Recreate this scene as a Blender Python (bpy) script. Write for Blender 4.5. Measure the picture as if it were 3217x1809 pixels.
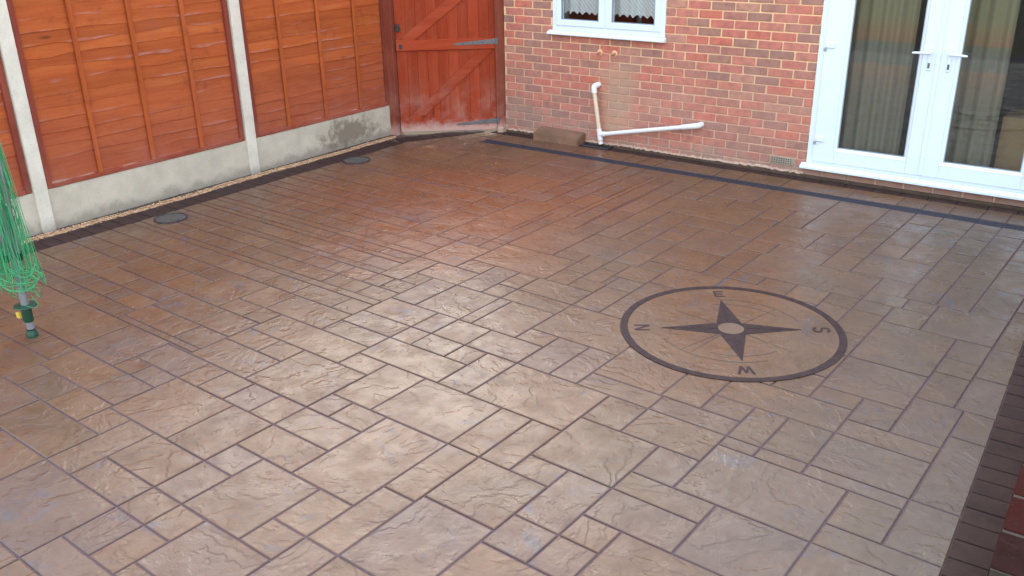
import bpy, bmesh, math, random
from mathutils import Vector, Matrix
random.seed(7)
PI = math.pi
scene = bpy.context.scene
for o in list(bpy.data.objects):
    bpy.data.objects.remove(o)
C = scene.collection

# ------------------------------------------------------------------ camera, sky, sun, exposure
CAM_POS = (5.78328, -7.66436, 2.20742)
CAM_R = ((0.803484, 0.595094, -0.016610), (0.217716, -0.319695, -0.922168), (-0.554087, 0.737332, -0.386432))          # rows: right, down, forward
cam = bpy.data.cameras.new('camera')
cam.lens = 31.9620
cam.sensor_width = 36.0
cam.clip_start = 0.05
cam.clip_end = 600.0
camo = bpy.data.objects.new('camera', cam)
C.objects.link(camo)
r_, d_, f_ = [Vector(v) for v in CAM_R]
M = Matrix((r_, -d_, -f_)).transposed().to_4x4()
M.translation = Vector(CAM_POS)
camo.matrix_world = M
scene.camera = camo

SUN_EL, SUN_AZ = math.radians(15), math.radians(318)     # azimuth measured from +Y, clockwise
world = bpy.data.worlds.new('World')
scene.world = world
world.use_nodes = True
wn, wl = world.node_tree.nodes, world.node_tree.links
wn.clear()
sky = wn.new('ShaderNodeTexSky'); sky.sky_type = 'NISHITA'; sky.sun_disc = False
sky.sun_elevation = SUN_EL; sky.sun_rotation = SUN_AZ
sky.air_density = 1.0; sky.dust_density = 1.6; sky.ozone_density = 1.0
hs = wn.new('ShaderNodeHueSaturation'); hs.inputs['Saturation'].default_value = 3.7
# cloud cover evens the clear sky out: its contrast is compressed, its brightest part stays the brightest
gm_ = wn.new('ShaderNodeGamma'); gm_.inputs['Gamma'].default_value = 0.12
ml_ = wn.new('ShaderNodeVectorMath'); ml_.operation = 'SCALE'; ml_.inputs['Scale'].default_value = 5.0
bg = wn.new('ShaderNodeBackground'); bg.inputs['Strength'].default_value = 0.15
wo = wn.new('ShaderNodeOutputWorld')
wl.new(sky.outputs[0], gm_.inputs['Color']); wl.new(gm_.outputs[0], hs.inputs['Color']); wl.new(hs.outputs[0], ml_.inputs[0]); wl.new(ml_.outputs[0], bg.inputs['Color']); wl.new(bg.outputs[0], wo.inputs['Surface'])
sl = bpy.data.lights.new('sun', 'SUN')
sl.energy = 0.5; sl.angle = math.radians(50); sl.color = (1.0, 0.97, 0.93)
so = bpy.data.objects.new('sun', sl); C.objects.link(so)
sd = Vector((math.sin(SUN_AZ)*math.cos(SUN_EL), math.cos(SUN_AZ)*math.cos(SUN_EL), math.sin(SUN_EL)))
so.rotation_euler = sd.to_track_quat('Z', 'Y').to_euler()
so.location = (0, 0, 12)
scene.view_settings.view_transform = 'Standard'
scene.view_settings.look = 'None'
scene.view_settings.gamma = 1.0
scene.view_settings.use_curve_mapping = False
scene.view_settings.exposure = 1.78
scene.render.engine = 'CYCLES'

# ------------------------------------------------------------------ materials
def lin(c):
    return tuple(((v/255.)/12.92 if v/255. <= .04045 else ((v/255.+.055)/1.055)**2.4) for v in c) + (1.0,)

class MT:
    """small helper round a node tree"""
    def __init__(s, name, rough=.6, spec=.5):
        s.m = bpy.data.materials.new(name); s.m.use_nodes = True
        s.n, s.l = s.m.node_tree.nodes, s.m.node_tree.links
        s.b = s.n['Principled BSDF']
        s.b.inputs['Roughness'].default_value = rough
        s.b.inputs['Specular IOR Level'].default_value = spec
    def node(s, t, **kw):
        n = s.n.new(t)
        for k, v in kw.items(): setattr(n, k, v)
        return n
    def put(s, sock, v):
        if isinstance(v, bpy.types.NodeSocket): s.l.new(v, sock)
        else: sock.default_value = v
    def math(s, op, a, b=0.0, clamp=False):
        n = s.node('ShaderNodeMath', operation=op, use_clamp=clamp)
        s.put(n.inputs[0], a); s.put(n.inputs[1], b); return n.outputs[0]
    def pos(s):
        return s.node('ShaderNodeNewGeometry').outputs['Position']
    def obj(s):
        return s.node('ShaderNodeTexCoord').outputs['Object']
    def rnd(s):
        return s.node('ShaderNodeObjectInfo').outputs['Random']
    def scale(s, v, sc):
        n = s.node('ShaderNodeVectorMath', operation='MULTIPLY'); s.put(n.inputs[0], v); n.inputs[1].default_value = sc
        return n.outputs[0]
    def shift(s, v, rnd, k=(17., 31., 7.)):
        c = s.node('ShaderNodeCombineXYZ')
        for i in range(3): s.put(c.inputs[i], s.math('MULTIPLY', rnd, k[i]))
        n = s.node('ShaderNodeVectorMath', operation='ADD'); s.put(n.inputs[0], v); s.put(n.inputs[1], c.outputs[0])
        return n.outputs[0]
    def sep(s, v):
        n = s.node('ShaderNodeSeparateXYZ'); s.put(n.inputs[0], v); return n.outputs
    def noise(s, v, scale=5., det=4., rough=.55, dist=0.0):
        n = s.node('ShaderNodeTexNoise'); s.put(n.inputs['Vector'], v)
        n.inputs['Scale'].default_value = scale; n.inputs['Detail'].default_value = det
        n.inputs['Roughness'].default_value = rough; n.inputs['Distortion'].default_value = dist
        return n.outputs['Fac']
    def ramp(s, f, stops, interp='LINEAR'):
        n = s.node('ShaderNodeValToRGB'); s.put(n.inputs[0], f); cr = n.color_ramp; cr.interpolation = interp
        while len(cr.elements) < len(stops): cr.elements.new(.5)
        for e, (p, c) in zip(cr.elements, stops):
            e.position = p; e.color = c if len(c) == 4 else tuple(c)+(1.0,)
        return n.outputs[0]
    def step(s, f, a, b, lo=0.0, hi=1.0):
        n = s.node('ShaderNodeMapRange'); n.interpolation_type = 'SMOOTHSTEP'; n.clamp = True
        s.put(n.inputs[0], f); n.inputs[1].default_value = a; n.inputs[2].default_value = b
        n.inputs[3].default_value = lo; n.inputs[4].default_value = hi
        return n.outputs[0]
    def mix(s, f, a, b, mode='MIX'):
        n = s.node('ShaderNodeMix', data_type='RGBA', blend_type=mode)
        s.put(n.inputs[0], f); s.put(n.inputs[6], a); s.put(n.inputs[7], b); return n.outputs[2]
    def bump(s, h, strength=.5, dist=.01, prev=None):
        n = s.node('ShaderNodeBump'); n.inputs['Strength'].default_value = strength; n.inputs['Distance'].default_value = dist
        s.put(n.inputs['Height'], h)
        if prev is not None: s.l.new(prev, n.inputs['Normal'])
        return n.outputs[0]
    def out(s, col=None, rough=None, nrm=None):
        if col is not None: s.put(s.b.inputs['Base Color'], col)
        if rough is not None: s.put(s.b.inputs['Roughness'], rough)
        if nrm is not None: s.l.new(nrm, s.b.inputs['Normal'])
        return s.m

def stone_mat(name, per_piece=True, smooth=False):
    m = MT(name, .3, .42)
    p = m.pos(); rnd = m.rnd()
    q = m.shift(p, rnd) if per_piece else p
    # broad colour patches run across joints, finer ones belong to one slab
    big = m.noise(m.scale(p, (1, 1, .2)), 0.55, 3, .6, .4)
    med = m.noise(q, 3.2, 5, .6, .8)
    fine = m.noise(q, 26, 4, .6)
    c1 = m.ramp(big, [(.30, lin((98, 66, 46))), (.50, lin((110, 75, 53))), (.72, lin((106, 80, 54)))])
    c2 = m.ramp(med, [(.25, lin((84, 60, 47))), (.45, lin((108, 74, 52))), (.62, lin((121, 84, 57))), (.82, lin((93, 75, 62)))])
    col = m.mix(.55, c1, c2)
    # red oxide clouding towards the far left part of the patio
    xyz = m.sep(p)
    dx = m.math('MULTIPLY', m.math('SUBTRACT', xyz[0], 1.3), .55); dy = m.math('MULTIPLY', m.math('SUBTRACT', xyz[1], -2.0), .55)
    rr = m.math('SQRT', m.math('ADD', m.math('MULTIPLY', dx, dx), m.math('MULTIPLY', dy, dy)))
    red = m.math('MULTIPLY', m.step(m.math('ADD', rr, m.math('MULTIPLY', m.math('SUBTRACT', big, .5), 1.6)), .2, 1.15, .6, 0.0), 1.0)
    col = m.mix(red, col, m.mix(med, lin((125, 61, 34)), lin((157, 83, 45))))
    grey = m.step(m.math('ADD', xyz[0], m.math('MULTIPLY', m.math('SUBTRACT', big, .5), 2.5)), 3.9, 5.6, 0.0, .55)  # weaker light on the right side, put into the slab colour as greyer, darker tone
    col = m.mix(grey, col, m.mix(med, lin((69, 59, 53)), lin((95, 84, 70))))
    if per_piece:
        lil = m.math('MULTIPLY', m.step(m.math('FRACT', m.math('MULTIPLY', rnd, 13.7)),   .35, 1.0, 0.0, .26), m.step(big, .3, .6, 1.0, .45))
        col = m.mix(lil, col, m.mix(med, lin((75, 68, 75)), lin((108, 95, 98))))
    tone = m.step(rnd, 0, 1, .94, 1.06) if per_piece else 1.0
    hsv = m.node('ShaderNodeHueSaturation'); m.put(hsv.inputs['Color'], col); m.put(hsv.inputs['Value'], tone)
    hsv.inputs['Saturation'].default_value = 1.0
    col = hsv.outputs[0]
    # slate clefts: a slow noise cut into soft terraces
    t = m.noise(m.scale(q, (1, 1, .3)), 2.1 if not smooth else 1.2, 5, .55, .35)
    st = [(.34, .39), (.44, .475), (.53, .56), (.61, .66)]
    h = None
    for a, b in st:
        e = m.step(t, a, b); h = e if h is None else m.math('ADD', h, e)
    h = m.math('MULTIPLY', h, .25)
    edge = None
    for a, b in st:
        c = (a+b)/2
        e = m.step(m.math('ABSOLUTE', m.math('SUBTRACT', t, c)), .004, .02, 1.0, 0.0)
        edge = e if edge is None else m.math('MAXIMUM', edge, e)
    patch = m.step(m.noise(q, 1.7, 3, .6, .5), .52, .68)
    # grey-purple release powder caught in the clefts and in blotches
    edgew = m.math('MULTIPLY', m.math('MULTIPLY', edge, m.step(m.noise(q, 4.0, 3, .6), .46, .62)), .12 if not smooth else .08)
    col = m.mix(edgew, col, lin((62, 47, 44)))
    blot = m.step(m.noise(q, 5.5, 4, .65, 1.0), .56, .74)
    col = m.mix(m.math('MULTIPLY', blot, .6), col, lin((83, 78, 88)))
    col = m.mix(m.math('MULTIPLY', m.step(fine, .35, .7), .3), col, lin((83, 58, 44)))
    n1 = m.bump(h, .85 if not smooth else .2, .009)
    n2 = m.bump(m.noise(q, 9, 5, .6, .5), .75 if not smooth else .25, .006, n1)
    n3 = m.bump(fine, .28, .0015, n2)
    rough = m.step(m.noise(q, 7, 4, .6), .3, .75, .25, .47)
    m.b.inputs['Coat Weight'].default_value = .0
    return m.out(col, rough, n3)

def simple(name, rgb, rough=.5, var=.12, nscale=8., bump=.0, bscale=60., metal=0.0, spec=.5):
    m = MT(name, rough, spec)
    q = m.shift(m.obj(), m.rnd())
    f = m.noise(q, nscale, 5, .6)
    a = lin(rgb); d = tuple(v*(1-var) for v in a[:3])+(1,); u = tuple(min(1, v*(1+var)) for v in a[:3])+(1,)
    col = m.ramp(f, [(.25, d), (.75, u)])
    m.b.inputs['Metallic'].default_value = metal
    nrm = m.bump(m.noise(q, bscale, 4, .6), bump, .003) if bump else None
    return m.out(col, None, nrm)

def wood_mat(name, stops, along='Y', rough=.75, wear=0.0, foot=.45):
    m = MT(name, rough, .15)
    o = m.obj(); p = m.pos(); rnd = m.rnd(); q = m.shift(o, rnd)
    sc = {'X': (.8, 9, 9), 'Y': (9, .8, 9), 'Z': (9, 9, .8)}[along]
    g = m.noise(m.scale(q, sc), 3.4, 6, .66, .5)
    g2 = m.noise(m.scale(q, tuple(v*.35 for v in sc)), 2.4, 3, .5, .4)
    f = m.math('ADD', m.math('MULTIPLY', g, .45), m.math('MULTIPLY', g2, .55))
    col = m.ramp(f, stops)
    hsv = m.node('ShaderNodeHueSaturation'); m.put(hsv.inputs['Color'], col); m.put(hsv.inputs['Value'], m.step(rnd, 0, 1, .90, 1.09))
    col = hsv.outputs[0]
    # uneven stain: blotches that ignore the boards
    bl = m.noise(p, 2.2, 5, .65)
    col = m.mix(m.step(bl, .50, .75, 0, .38), col, lin((158, 84, 62)))
    col = m.mix(m.step(m.noise(p, 5.5, 5, .7), .56, .76, 0, .42), col, lin((96, 42, 26)))
    # rough-sawn fibres
    fib = m.noise(m.scale(q, tuple(v*4.5 for v in sc)), 3.0, 4, .7)
    col = m.mix(m.step(fib, .55, .8, 0, .35), col, lin((176, 110, 86)))
    # knots
    v = m.node('ShaderNodeTexVoronoi'); m.put(v.inputs['Vector'], m.scale(q, tuple(max(1.0, x*.45) for x in sc))); v.inputs['Scale'].default_value = 1.5
    kn = m.step(v.outputs['Distance'], .03, .12, 1.0, 0.0)
    col = m.mix(m.math('MULTIPLY', kn, .7), col, lin((66, 30, 20)))
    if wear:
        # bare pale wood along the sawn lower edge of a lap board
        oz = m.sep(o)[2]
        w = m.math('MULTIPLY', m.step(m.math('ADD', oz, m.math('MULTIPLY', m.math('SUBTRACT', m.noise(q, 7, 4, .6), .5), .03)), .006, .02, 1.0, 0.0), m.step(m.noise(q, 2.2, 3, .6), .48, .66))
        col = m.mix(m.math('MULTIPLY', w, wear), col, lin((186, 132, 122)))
    z = m.sep(p)[2]
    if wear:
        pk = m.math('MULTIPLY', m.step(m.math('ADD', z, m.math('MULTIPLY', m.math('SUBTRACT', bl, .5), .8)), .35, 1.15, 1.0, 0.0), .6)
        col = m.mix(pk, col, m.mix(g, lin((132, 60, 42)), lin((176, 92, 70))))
    dust = m.math('MULTIPLY', m.step(z, .0, .75, 1.0, 0.0), m.step(m.noise(p, 4.0, 5, .65), .38, .72))
    col = m.mix(m.math('MULTIPLY', dust, foot), col, lin((176, 122, 108)))
    low = m.math('MULTIPLY', m.step(m.math('ADD', z, m.math('MULTIPLY', m.math('SUBTRACT', m.noise(p, 9, 5, .7), .5), .22)), .02, .15, 1.0, 0.0), foot)
    col = m.mix(low, col, lin((206, 164, 152)))
    n = m.bump(fib, .35, .003, m.bump(g, .4, .004))
    return m.out(col, None, n)

def brick_mat(name, reds, dirt=True, val=1.0):
    m = MT(name, .85, .25 if dirt else .12)
    o = m.obj(); p = m.pos(); rnd = m.rnd(); q = m.shift(p, rnd)
    col = m.ramp(rnd, reds, 'CONSTANT')
    if dirt: col = m.mix(.28, col, lin((178, 118, 102)))
    f = m.noise(q, 14, 5, .65)
    col = m.mix(m.step(f, .3, .75, 0.0, .55), col, lin((112, 66, 60)) if dirt else lin((52, 26, 22)))
    spk = m.noise(q, 90, 3, .6)
    col = m.mix(m.step(spk, .6, .75, 0.0, .4), col, lin((70, 44, 42)))
    col = m.mix(m.step(m.noise(q, 22, 3, .6), .6, .8, 0.0, .35), col, lin((178, 120, 104)) if dirt else lin((84, 48, 42)))
    if dirt:
        tn = m.noise(p, 1.1, 4, .6)
        col = m.mix(m.step(tn, .35, .7, 0, .34), col, lin((188, 132, 116)))
        col = m.mix(.10, col, lin((206, 164, 152)))
        col = wall_dirt(m, col, p, .85)
    n = m.bump(m.noise(q, 60, 5, .7), .5, .004)
    return m.out(col, None, n)

def wall_dirt(m, col, p, k):
    x, y, z = m.sep(p)
    nz = m.noise(p, 3.5, 5, .65)
    nz2 = m.noise(p, 11, 4, .6)
    # cement smear left under the two copper stubs
    sx = m.math('ABSOLUTE', m.math('SUBTRACT', m.math('ADD', x, m.math('MULTIPLY', m.math('SUBTRACT', z, .5), -.06)), 1.335))
    sx = m.math('ADD', sx, m.math('MULTIPLY', m.math('SUBTRACT', nz, .5), .28))
    sm = m.math('MULTIPLY', m.step(sx, .05, .26, 1.0, 0.0), m.math('MULTIPLY', m.step(z, .12, .2), m.step(z, .72, .9, 1.0, 0.0)))
    col = m.mix(m.math('MULTIPLY', sm, .7*k), col, lin((185, 152, 126)))
    # splash-back film along the foot of the wall, thicker by the gate
    top = m.math('ADD', m.step(x, .3, 1.3, .36, .16), m.math('MULTIPLY', m.math('SUBTRACT', nz, .5), .35))
    film = m.step(m.math('SUBTRACT', top, z), -.06, .10)
    col = m.mix(m.math('MULTIPLY', m.math('MULTIPLY', film, m.step(nz2, .25, .6)), .62*k), col, lin((160, 136, 122)))
    return col

M_ = {}
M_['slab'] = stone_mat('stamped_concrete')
M_['slab_strip'] = M_['slab']
M_['disc'] = stone_mat('compass_disc_concrete', False, False)
M_['joint'] = simple('joint_powder', (91, 67, 73), .75, .2, 12, .3)
M_['sett'] = simple('charcoal_sett', (64, 44, 39), .75, .3, 9, .35, 40, spec=.2)
M_['stain'] = simple('compass_stain', (57, 39, 37), .62, .42, 26, .2, 50, spec=.2)
M_['letter'] = simple('compass_letter_stain', (61, 40, 40), .62, .42, 26, spec=.2)
M_['faint'] = simple('compass_faint_line', (70, 56, 49), .45, .2, 12)
M_['hub'] = simple('compass_hub', (108, 83, 66), .38, .1, 10, .2)
M_['drain'] = simple('drain_channel', (49, 44, 53), .75, .15, 10, .15, 80)
M_['drain_dark'] = simple('drain_void', (18, 17, 19), .8, .1)
M_['soil'] = simple('soil', (83, 64, 51), .95, .4, 14, .8, 50)
M_['lawn'] = simple('garden_ground', (96, 84, 60), .95, .35, 3, .6, 30)
M_['gravel'] = simple('gravel', (194, 151, 115), .85, .35, 30, .3, 90)
M_['mortar_rag'] = simple('mortar_fillet', (190, 154, 132), .9, .3, 14, .6, 60)
M_['cover'] = simple('inspection_cover', (88, 78, 71), .85, .25, 12, .4, 70)
M_['upvc'] = simple('white_plastic', (228, 233, 240), .3, .035, 2.2)
M_['gasket'] = simple('grey_gasket', (150, 152, 160), .5, .1)
M_['pipe_w'] = simple('white_pipe', (232, 224, 224), .4, .05, 8)
M_['pipe_c'] = simple('cream_pipe', (226, 200, 172), .45, .06, 6)
M_['copper'] = simple('copper', (226, 160, 120), .35, .12, 20, metal=.6)
M_['iron'] = simple('zinc_hinge', (112, 104, 104), .5, .3, 12, .2, metal=.3)
M_['black'] = simple('dark_grating', (52, 46, 48), .55, .2, 12)
M_['steel'] = simple('steel_tube', (150, 146, 150), .38, .1, 8, metal=.5)
M_['green_dk'] = simple('green_plastic', (13, 62, 43), .4, .12, 8)
M_['green'] = simple('green_line', (62, 160, 104), .45, .2, 6)
M_['yellow'] = simple('yellow_tag', (214, 176, 62), .5, .1, 10)
M_['room'] = simple('room_wall', (120, 112, 104), .8, .1)
M_['roomfloor'] = simple('room_floor', (96, 84, 74), .7, .2)
M_['card'] = simple('cardboard', (150, 118, 78), .8, .1, 6)
M_['block'] = simple('brown_stained_concrete', (128, 92, 70), .7, .3, 6, .5, 30)
M_['roof'] = simple('roof_felt', (70, 70, 74), .9, .15, 6)

def concrete_mat(name, rgb, stain=False):
    m = MT(name, .85, .3)
    p = m.pos(); q = m.shift(p, m.rnd())
    f = m.noise(q, 5, 6, .65); g = m.noise(q, 60, 4, .7)
    a = lin(rgb)
    col = m.ramp(f, [(.28, tuple(v*.78 for v in a[:3])), (.6, a), (.8, tuple(min(1, v*1.12) for v in a[:3]))])
    col = m.mix(m.step(g, .55, .75, 0, .35), col, lin((128, 120, 112)))
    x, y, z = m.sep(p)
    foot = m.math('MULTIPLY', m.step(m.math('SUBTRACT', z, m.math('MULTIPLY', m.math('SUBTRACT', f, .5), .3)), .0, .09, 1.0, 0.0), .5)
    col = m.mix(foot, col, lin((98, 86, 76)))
    if stain:
        dy = m.math('SUBTRACT', y, -1.35); dz = m.math('MULTIPLY', m.math('SUBTRACT', z, .13), 3.0)
        r = m.math('SQRT', m.math('ADD', m.math('MULTIPLY', dy, dy), m.math('MULTIPLY', dz, dz)))
        bl = m.math('MULTIPLY', m.step(m.math('ADD', r, m.math('MULTIPLY', m.math('SUBTRACT', m.noise(p, 9, 5, .7), .5), 1.2)), .18, .5, 1.0, 0.0), .8)
        col = m.mix(bl, col, lin((120, 102, 86)))
    n = m.bump(g, .5, .003, m.bump(f, .3, .006))
    return m.out(col, None, n)
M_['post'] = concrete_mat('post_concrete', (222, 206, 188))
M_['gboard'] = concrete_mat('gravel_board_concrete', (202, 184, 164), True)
M_['vent'] = simple('air_brick', (158, 140, 122), .85, .15, 14, .4, 60)

REDS = [(0, lin((212, 118, 96))), (.2, lin((189, 118, 100))), (.36, lin((219, 126, 102))), (.5, lin((169, 120, 100))), (.62, lin((223, 106, 78))),
        (.74, lin((204, 143, 117))), (.85, lin((217, 113, 94))), (.94, lin((155, 113, 99)))]
M_['brick'] = brick_mat('house_brick', REDS)
M_['brick_dk'] = brick_mat('garden_wall_brick', [(0, lin((47, 10, 5))), (.35, lin((35, 9, 5))), (.6, lin((52, 9, 3))), (.8, lin((31, 11, 8)))], False)

def mortar():
    m = MT('sandy_mortar', .95, .15)
    p = m.pos(); f = m.noise(p, 9, 5, .65)
    z = m.sep(p)[2]
    up = m.mix(m.step(z, .3, 1.4), lin((221, 177, 152)), lin((254, 208, 160)))
    col = m.mix(m.step(f, .3, .7, 0, .4), up, lin((191, 150, 122)))
    col = wall_dirt(m, col, p, .8)
    return m.out(col, None, m.bump(m.noise(p, 120, 3, .7), .5, .003))
M_['mortar'] = mortar()
M_['mortar_dk'] = simple('garden_wall_mortar', (61, 49, 41), .9, .25, 20, .5)

OR = [(.22, lin((127, 58, 29))), (.42, lin((165, 76, 38))), (.58, lin((180, 88, 43))), (.78, lin((190, 108, 63)))]
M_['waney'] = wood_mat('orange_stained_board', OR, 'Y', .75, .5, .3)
M_['batten'] = wood_mat('orange_stained_batten', OR if True else [(.25, lin((136, 64, 33))), (.5, lin((165, 85, 45))), (.75, lin((181, 103, 62)))], 'Z')
M_['edge'] = wood_mat('panel_edge_batten', [(.25, lin((104, 47, 38))), (.5, lin((132, 60, 46))), (.75, lin((145, 71, 55)))], 'Z')
M_['rail'] = wood_mat('panel_rail', [(.25, lin((122, 52, 35))), (.5, lin((153, 69, 48))), (.75, lin((172, 90, 70)))], 'Y')
GR = [(.22, lin((121, 44, 23))), (.45, lin((153, 54, 27))), (.62, lin((164, 66, 38))), (.8, lin((178, 92, 61)))]
M_['gate'] = wood_mat('red_stained_gate_board', GR, 'Z', .7, 0, .8)
M_['gate_rail'] = wood_mat('red_stained_gate_rail', [(.22, lin((125, 47, 25))), (.45, lin((158, 57, 29))), (.62, lin((169, 70, 41))), (.8, lin((183, 97, 65)))], 'X', .7, 0, .8)
M_['gate_post'] = wood_mat('red_brown_gate_post', [(.25, lin((101, 49, 38))), (.5, lin((132, 63, 47))), (.75, lin((153, 81, 60)))], 'Z', .7, 0, .6)

def glass_mat():
    """thin pane: Schlick reflectance on both faces, no refraction"""
    m = bpy.data.materials.new('window_glass'); m.use_nodes = True
    n, l = m.node_tree.nodes, m.node_tree.links; n.clear()
    g_ = n.new('ShaderNodeNewGeometry')
    dt = n.new('ShaderNodeVectorMath'); dt.operation = 'DOT_PRODUCT'
    l.new(g_.outputs['Incoming'], dt.inputs[0]); l.new(g_.outputs['Normal'], dt.inputs[1])
    def mt(op, a, b):
        q = n.new('ShaderNodeMath'); q.operation = op
        for k, v in enumerate((a, b)):
            if isinstance(v, bpy.types.NodeSocket): l.new(v, q.inputs[k])
            else: q.inputs[k].default_value = v
        return q.outputs[0]
    c = mt('SUBTRACT', 1.0, mt('ABSOLUTE', dt.outputs['Value'], 0))
    fr = mt('ADD', .042, mt('MULTIPLY', .92, mt('POWER', c, 5.0)))
    t = n.new('ShaderNodeBsdfTransparent'); t.inputs[0].default_value = (.95, .96, .96, 1)
    g = n.new('ShaderNodeBsdfGlossy'); g.inputs['Roughness'].default_value = .012; g.inputs['Color'].default_value = (1, 1, 1, 1)
    mx = n.new('ShaderNodeMixShader'); o = n.new('ShaderNodeOutputMaterial')
    l.new(fr, mx.inputs[0]); l.new(t.outputs[0], mx.inputs[1]); l.new(g.outputs[0], mx.inputs[2]); l.new(mx.outputs[0], o.inputs['Surface'])
    return m
M_['glass'] = glass_mat()

def curtain_mat():
    m = MT('banded_curtain', .9, .2)
    p = m.pos(); z = m.sep(p)[2]
    zz = m.math('ADD', z, m.math('MULTIPLY', m.math('SUBTRACT', m.noise(p, 14, 3, .6), .5), .05))
    col = m.ramp(m.math('DIVIDE', zz, 2.0), [(.0, lin((103, 95, 77))), (.34, lin((102, 95, 78))), (.41, lin((116, 95, 75))), (.48, lin((143, 101, 70))), (.495, lin((98, 97, 85))),
        (.575, lin((103, 104, 89))), (.585, lin((155, 102, 69))), (.62, lin((154, 113, 70))), (.68, lin((138, 129, 89))), (1.0, lin((133, 127, 91)))])
    col = m.mix(.5, col, lin((128, 118, 100)))
    return m.out(col)
M_['curtain'] = curtain_mat()

def net_mat():
    m = bpy.data.materials.new('net_curtain_cloth'); m.use_nodes = True
    n, l = m.node_tree.nodes, m.node_tree.links; n.clear()
    d = n.new('ShaderNodeBsdfDiffuse'); d.inputs[0].default_value = (.80, .80, .76, 1)
    tl = n.new('ShaderNodeBsdfTranslucent'); tl.inputs[0].default_value = (.6, .6, .57, 1)
    t = n.new('ShaderNodeBsdfTransparent')
    m1 = n.new('ShaderNodeMixShader'); m1.inputs[0].default_value = .25
    m2 = n.new('ShaderNodeMixShader')
    tc = n.new('ShaderNodeTexCoord'); w = n.new('ShaderNodeTexWave'); w.wave_type = 'BANDS'; w.bands_direction = 'DIAGONAL'
    w.inputs['Scale'].default_value = 16; w.inputs['Distortion'].default_value = 3; w.inputs['Detail'].default_value = 2
    mr = n.new('ShaderNodeMapRange'); mr.inputs[3].default_value = .02; mr.inputs[4].default_value = .22
    o = n.new('ShaderNodeOutputMaterial')
    l.new(tc.outputs['Object'], w.inputs['Vector']); l.new(w.outputs['Fac'], mr.inputs[0]); l.new(mr.outputs[0], m2.inputs[0])
    l.new(d.outputs[0], m1.inputs[1]); l.new(tl.outputs[0], m1.inputs[2]); l.new(m1.outputs[0], m2.inputs[1]); l.new(t.outputs[0], m2.inputs[2]); l.new(m2.outputs[0], o.inputs['Surface'])
    return m
M_['net'] = net_mat()

# ------------------------------------------------------------------ mesh helpers
class MB:
    """collects geometry and links it as one mesh object"""
    def __init__(s): s.v = []; s.f = []
    def add(s, v, f):
        o = len(s.v); s.v += [tuple(p) for p in v]; s.f += [tuple(i+o for i in q) for q in f]; return s
    def box(s, a, b, ch=0.0):
        """axis-aligned box, optional chamfer on the edges"""
        x0, y0, z0 = a; x1, y1, z1 = b
        if ch <= 0:
            v = [(x0,y0,z0),(x1,y0,z0),(x1,y1,z0),(x0,y1,z0),(x0,y0,z1),(x1,y0,z1),(x1,y1,z1),(x0,y1,z1)]
            return s.add(v, [(0,3,2,1),(4,5,6,7),(0,1,5,4),(1,2,6,5),(2,3,7,6),(3,0,4,7)])
        bm = bmesh.new(); bmesh.ops.create_cube(bm, size=1.0)
        for w in bm.verts:
            w.co = Vector(((x0+x1)/2+w.co.x*(x1-x0), (y0+y1)/2+w.co.y*(y1-y0), (z0+z1)/2+w.co.z*(z1-z0)))
        bmesh.ops.bevel(bm, geom=bm.edges[:], offset=ch, segments=1, affect='EDGES')
        return s.bm(bm)
    def bm(s, bm):
        bm.verts.index_update()
        s.add([v.co[:] for v in bm.verts], [[v.index for v in f.verts] for f in bm.faces]); bm.free(); return s
    def tube(s, pts, r, n=12, caps=True):
        pts = [Vector(p) for p in pts]; rs = r if isinstance(r, (list, tuple)) else [r]*len(pts)
        rings = []; up = None
        for i, p in enumerate(pts):
            d = (pts[min(i+1, len(pts)-1)]-pts[max(i-1, 0)]).normalized()
            if up is None:
                up = d.orthogonal().normalized()
            up = (up-d*up.dot(d)).normalized(); sd = d.cross(up)
            rings.append([p+(up*math.cos(2*PI*k/n)+sd*math.sin(2*PI*k/n))*rs[i] for k in range(n)])
        v = [q for rg in rings for q in rg]; f = []
        for i in range(len(pts)-1):
            for k in range(n):
                a, b = i*n+k, i*n+(k+1) % n
                f.append((a, b, b+n, a+n))
        if caps: f += [tuple(range(n-1, -1, -1)), tuple(range((len(pts)-1)*n, len(pts)*n))]
        return s.add(v, f)
    def prism(s, poly, z0, z1):
        n = len(poly)
        v = [(x, y, z0) for x, y in poly]+[(x, y, z1) for x, y in poly]
        f = [tuple(range(n-1, -1, -1)), tuple(range(n, 2*n))]+[(i, (i+1) % n, (i+1) % n+n, i+n) for i in range(n)]
        return s.add(v, f)
    def mesh(s, name, mat, smooth=False):
        me = bpy.data.meshes.new(name); me.from_pydata(s.v, [], s.f); me.materials.append(mat)
        bm = bmesh.new(); bm.from_mesh(me); bmesh.ops.recalc_face_normals(bm, faces=bm.faces[:]); bm.to_mesh(me); bm.free()
        if smooth:
            me.polygons.foreach_set('use_smooth', [True]*len(me.polygons))
        me.update(); return me
    def build(s, name, mat, parent=None, smooth=False, loc=None, rz=0.0):
        return link(name, s.mesh(name, mat, smooth), parent, loc, rz)

def link(name, me, parent=None, loc=None, rz=0.0):
    o = bpy.data.objects.new(name, me); C.objects.link(o)
    if loc is not None: o.location = loc
    o.rotation_euler = (0, 0, rz)
    if parent is not None: o.parent = parent
    return o

def smooth_by_angle(o, deg=40):
    me = o.data
    bm = bmesh.new(); bm.from_mesh(me)
    for f in bm.faces: f.smooth = True
    for e in bm.edges:
        if len(e.link_faces) == 2 and e.calc_face_angle(0) > math.radians(deg): e.smooth = False
    bm.to_mesh(me); bm.free(); return o

def tag(o, label=None, cat=None, group=None, kind=None):
    if label: o['label'] = label
    if cat: o['category'] = cat
    if group: o['group'] = group
    if kind: o['kind'] = kind
    return o

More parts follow.
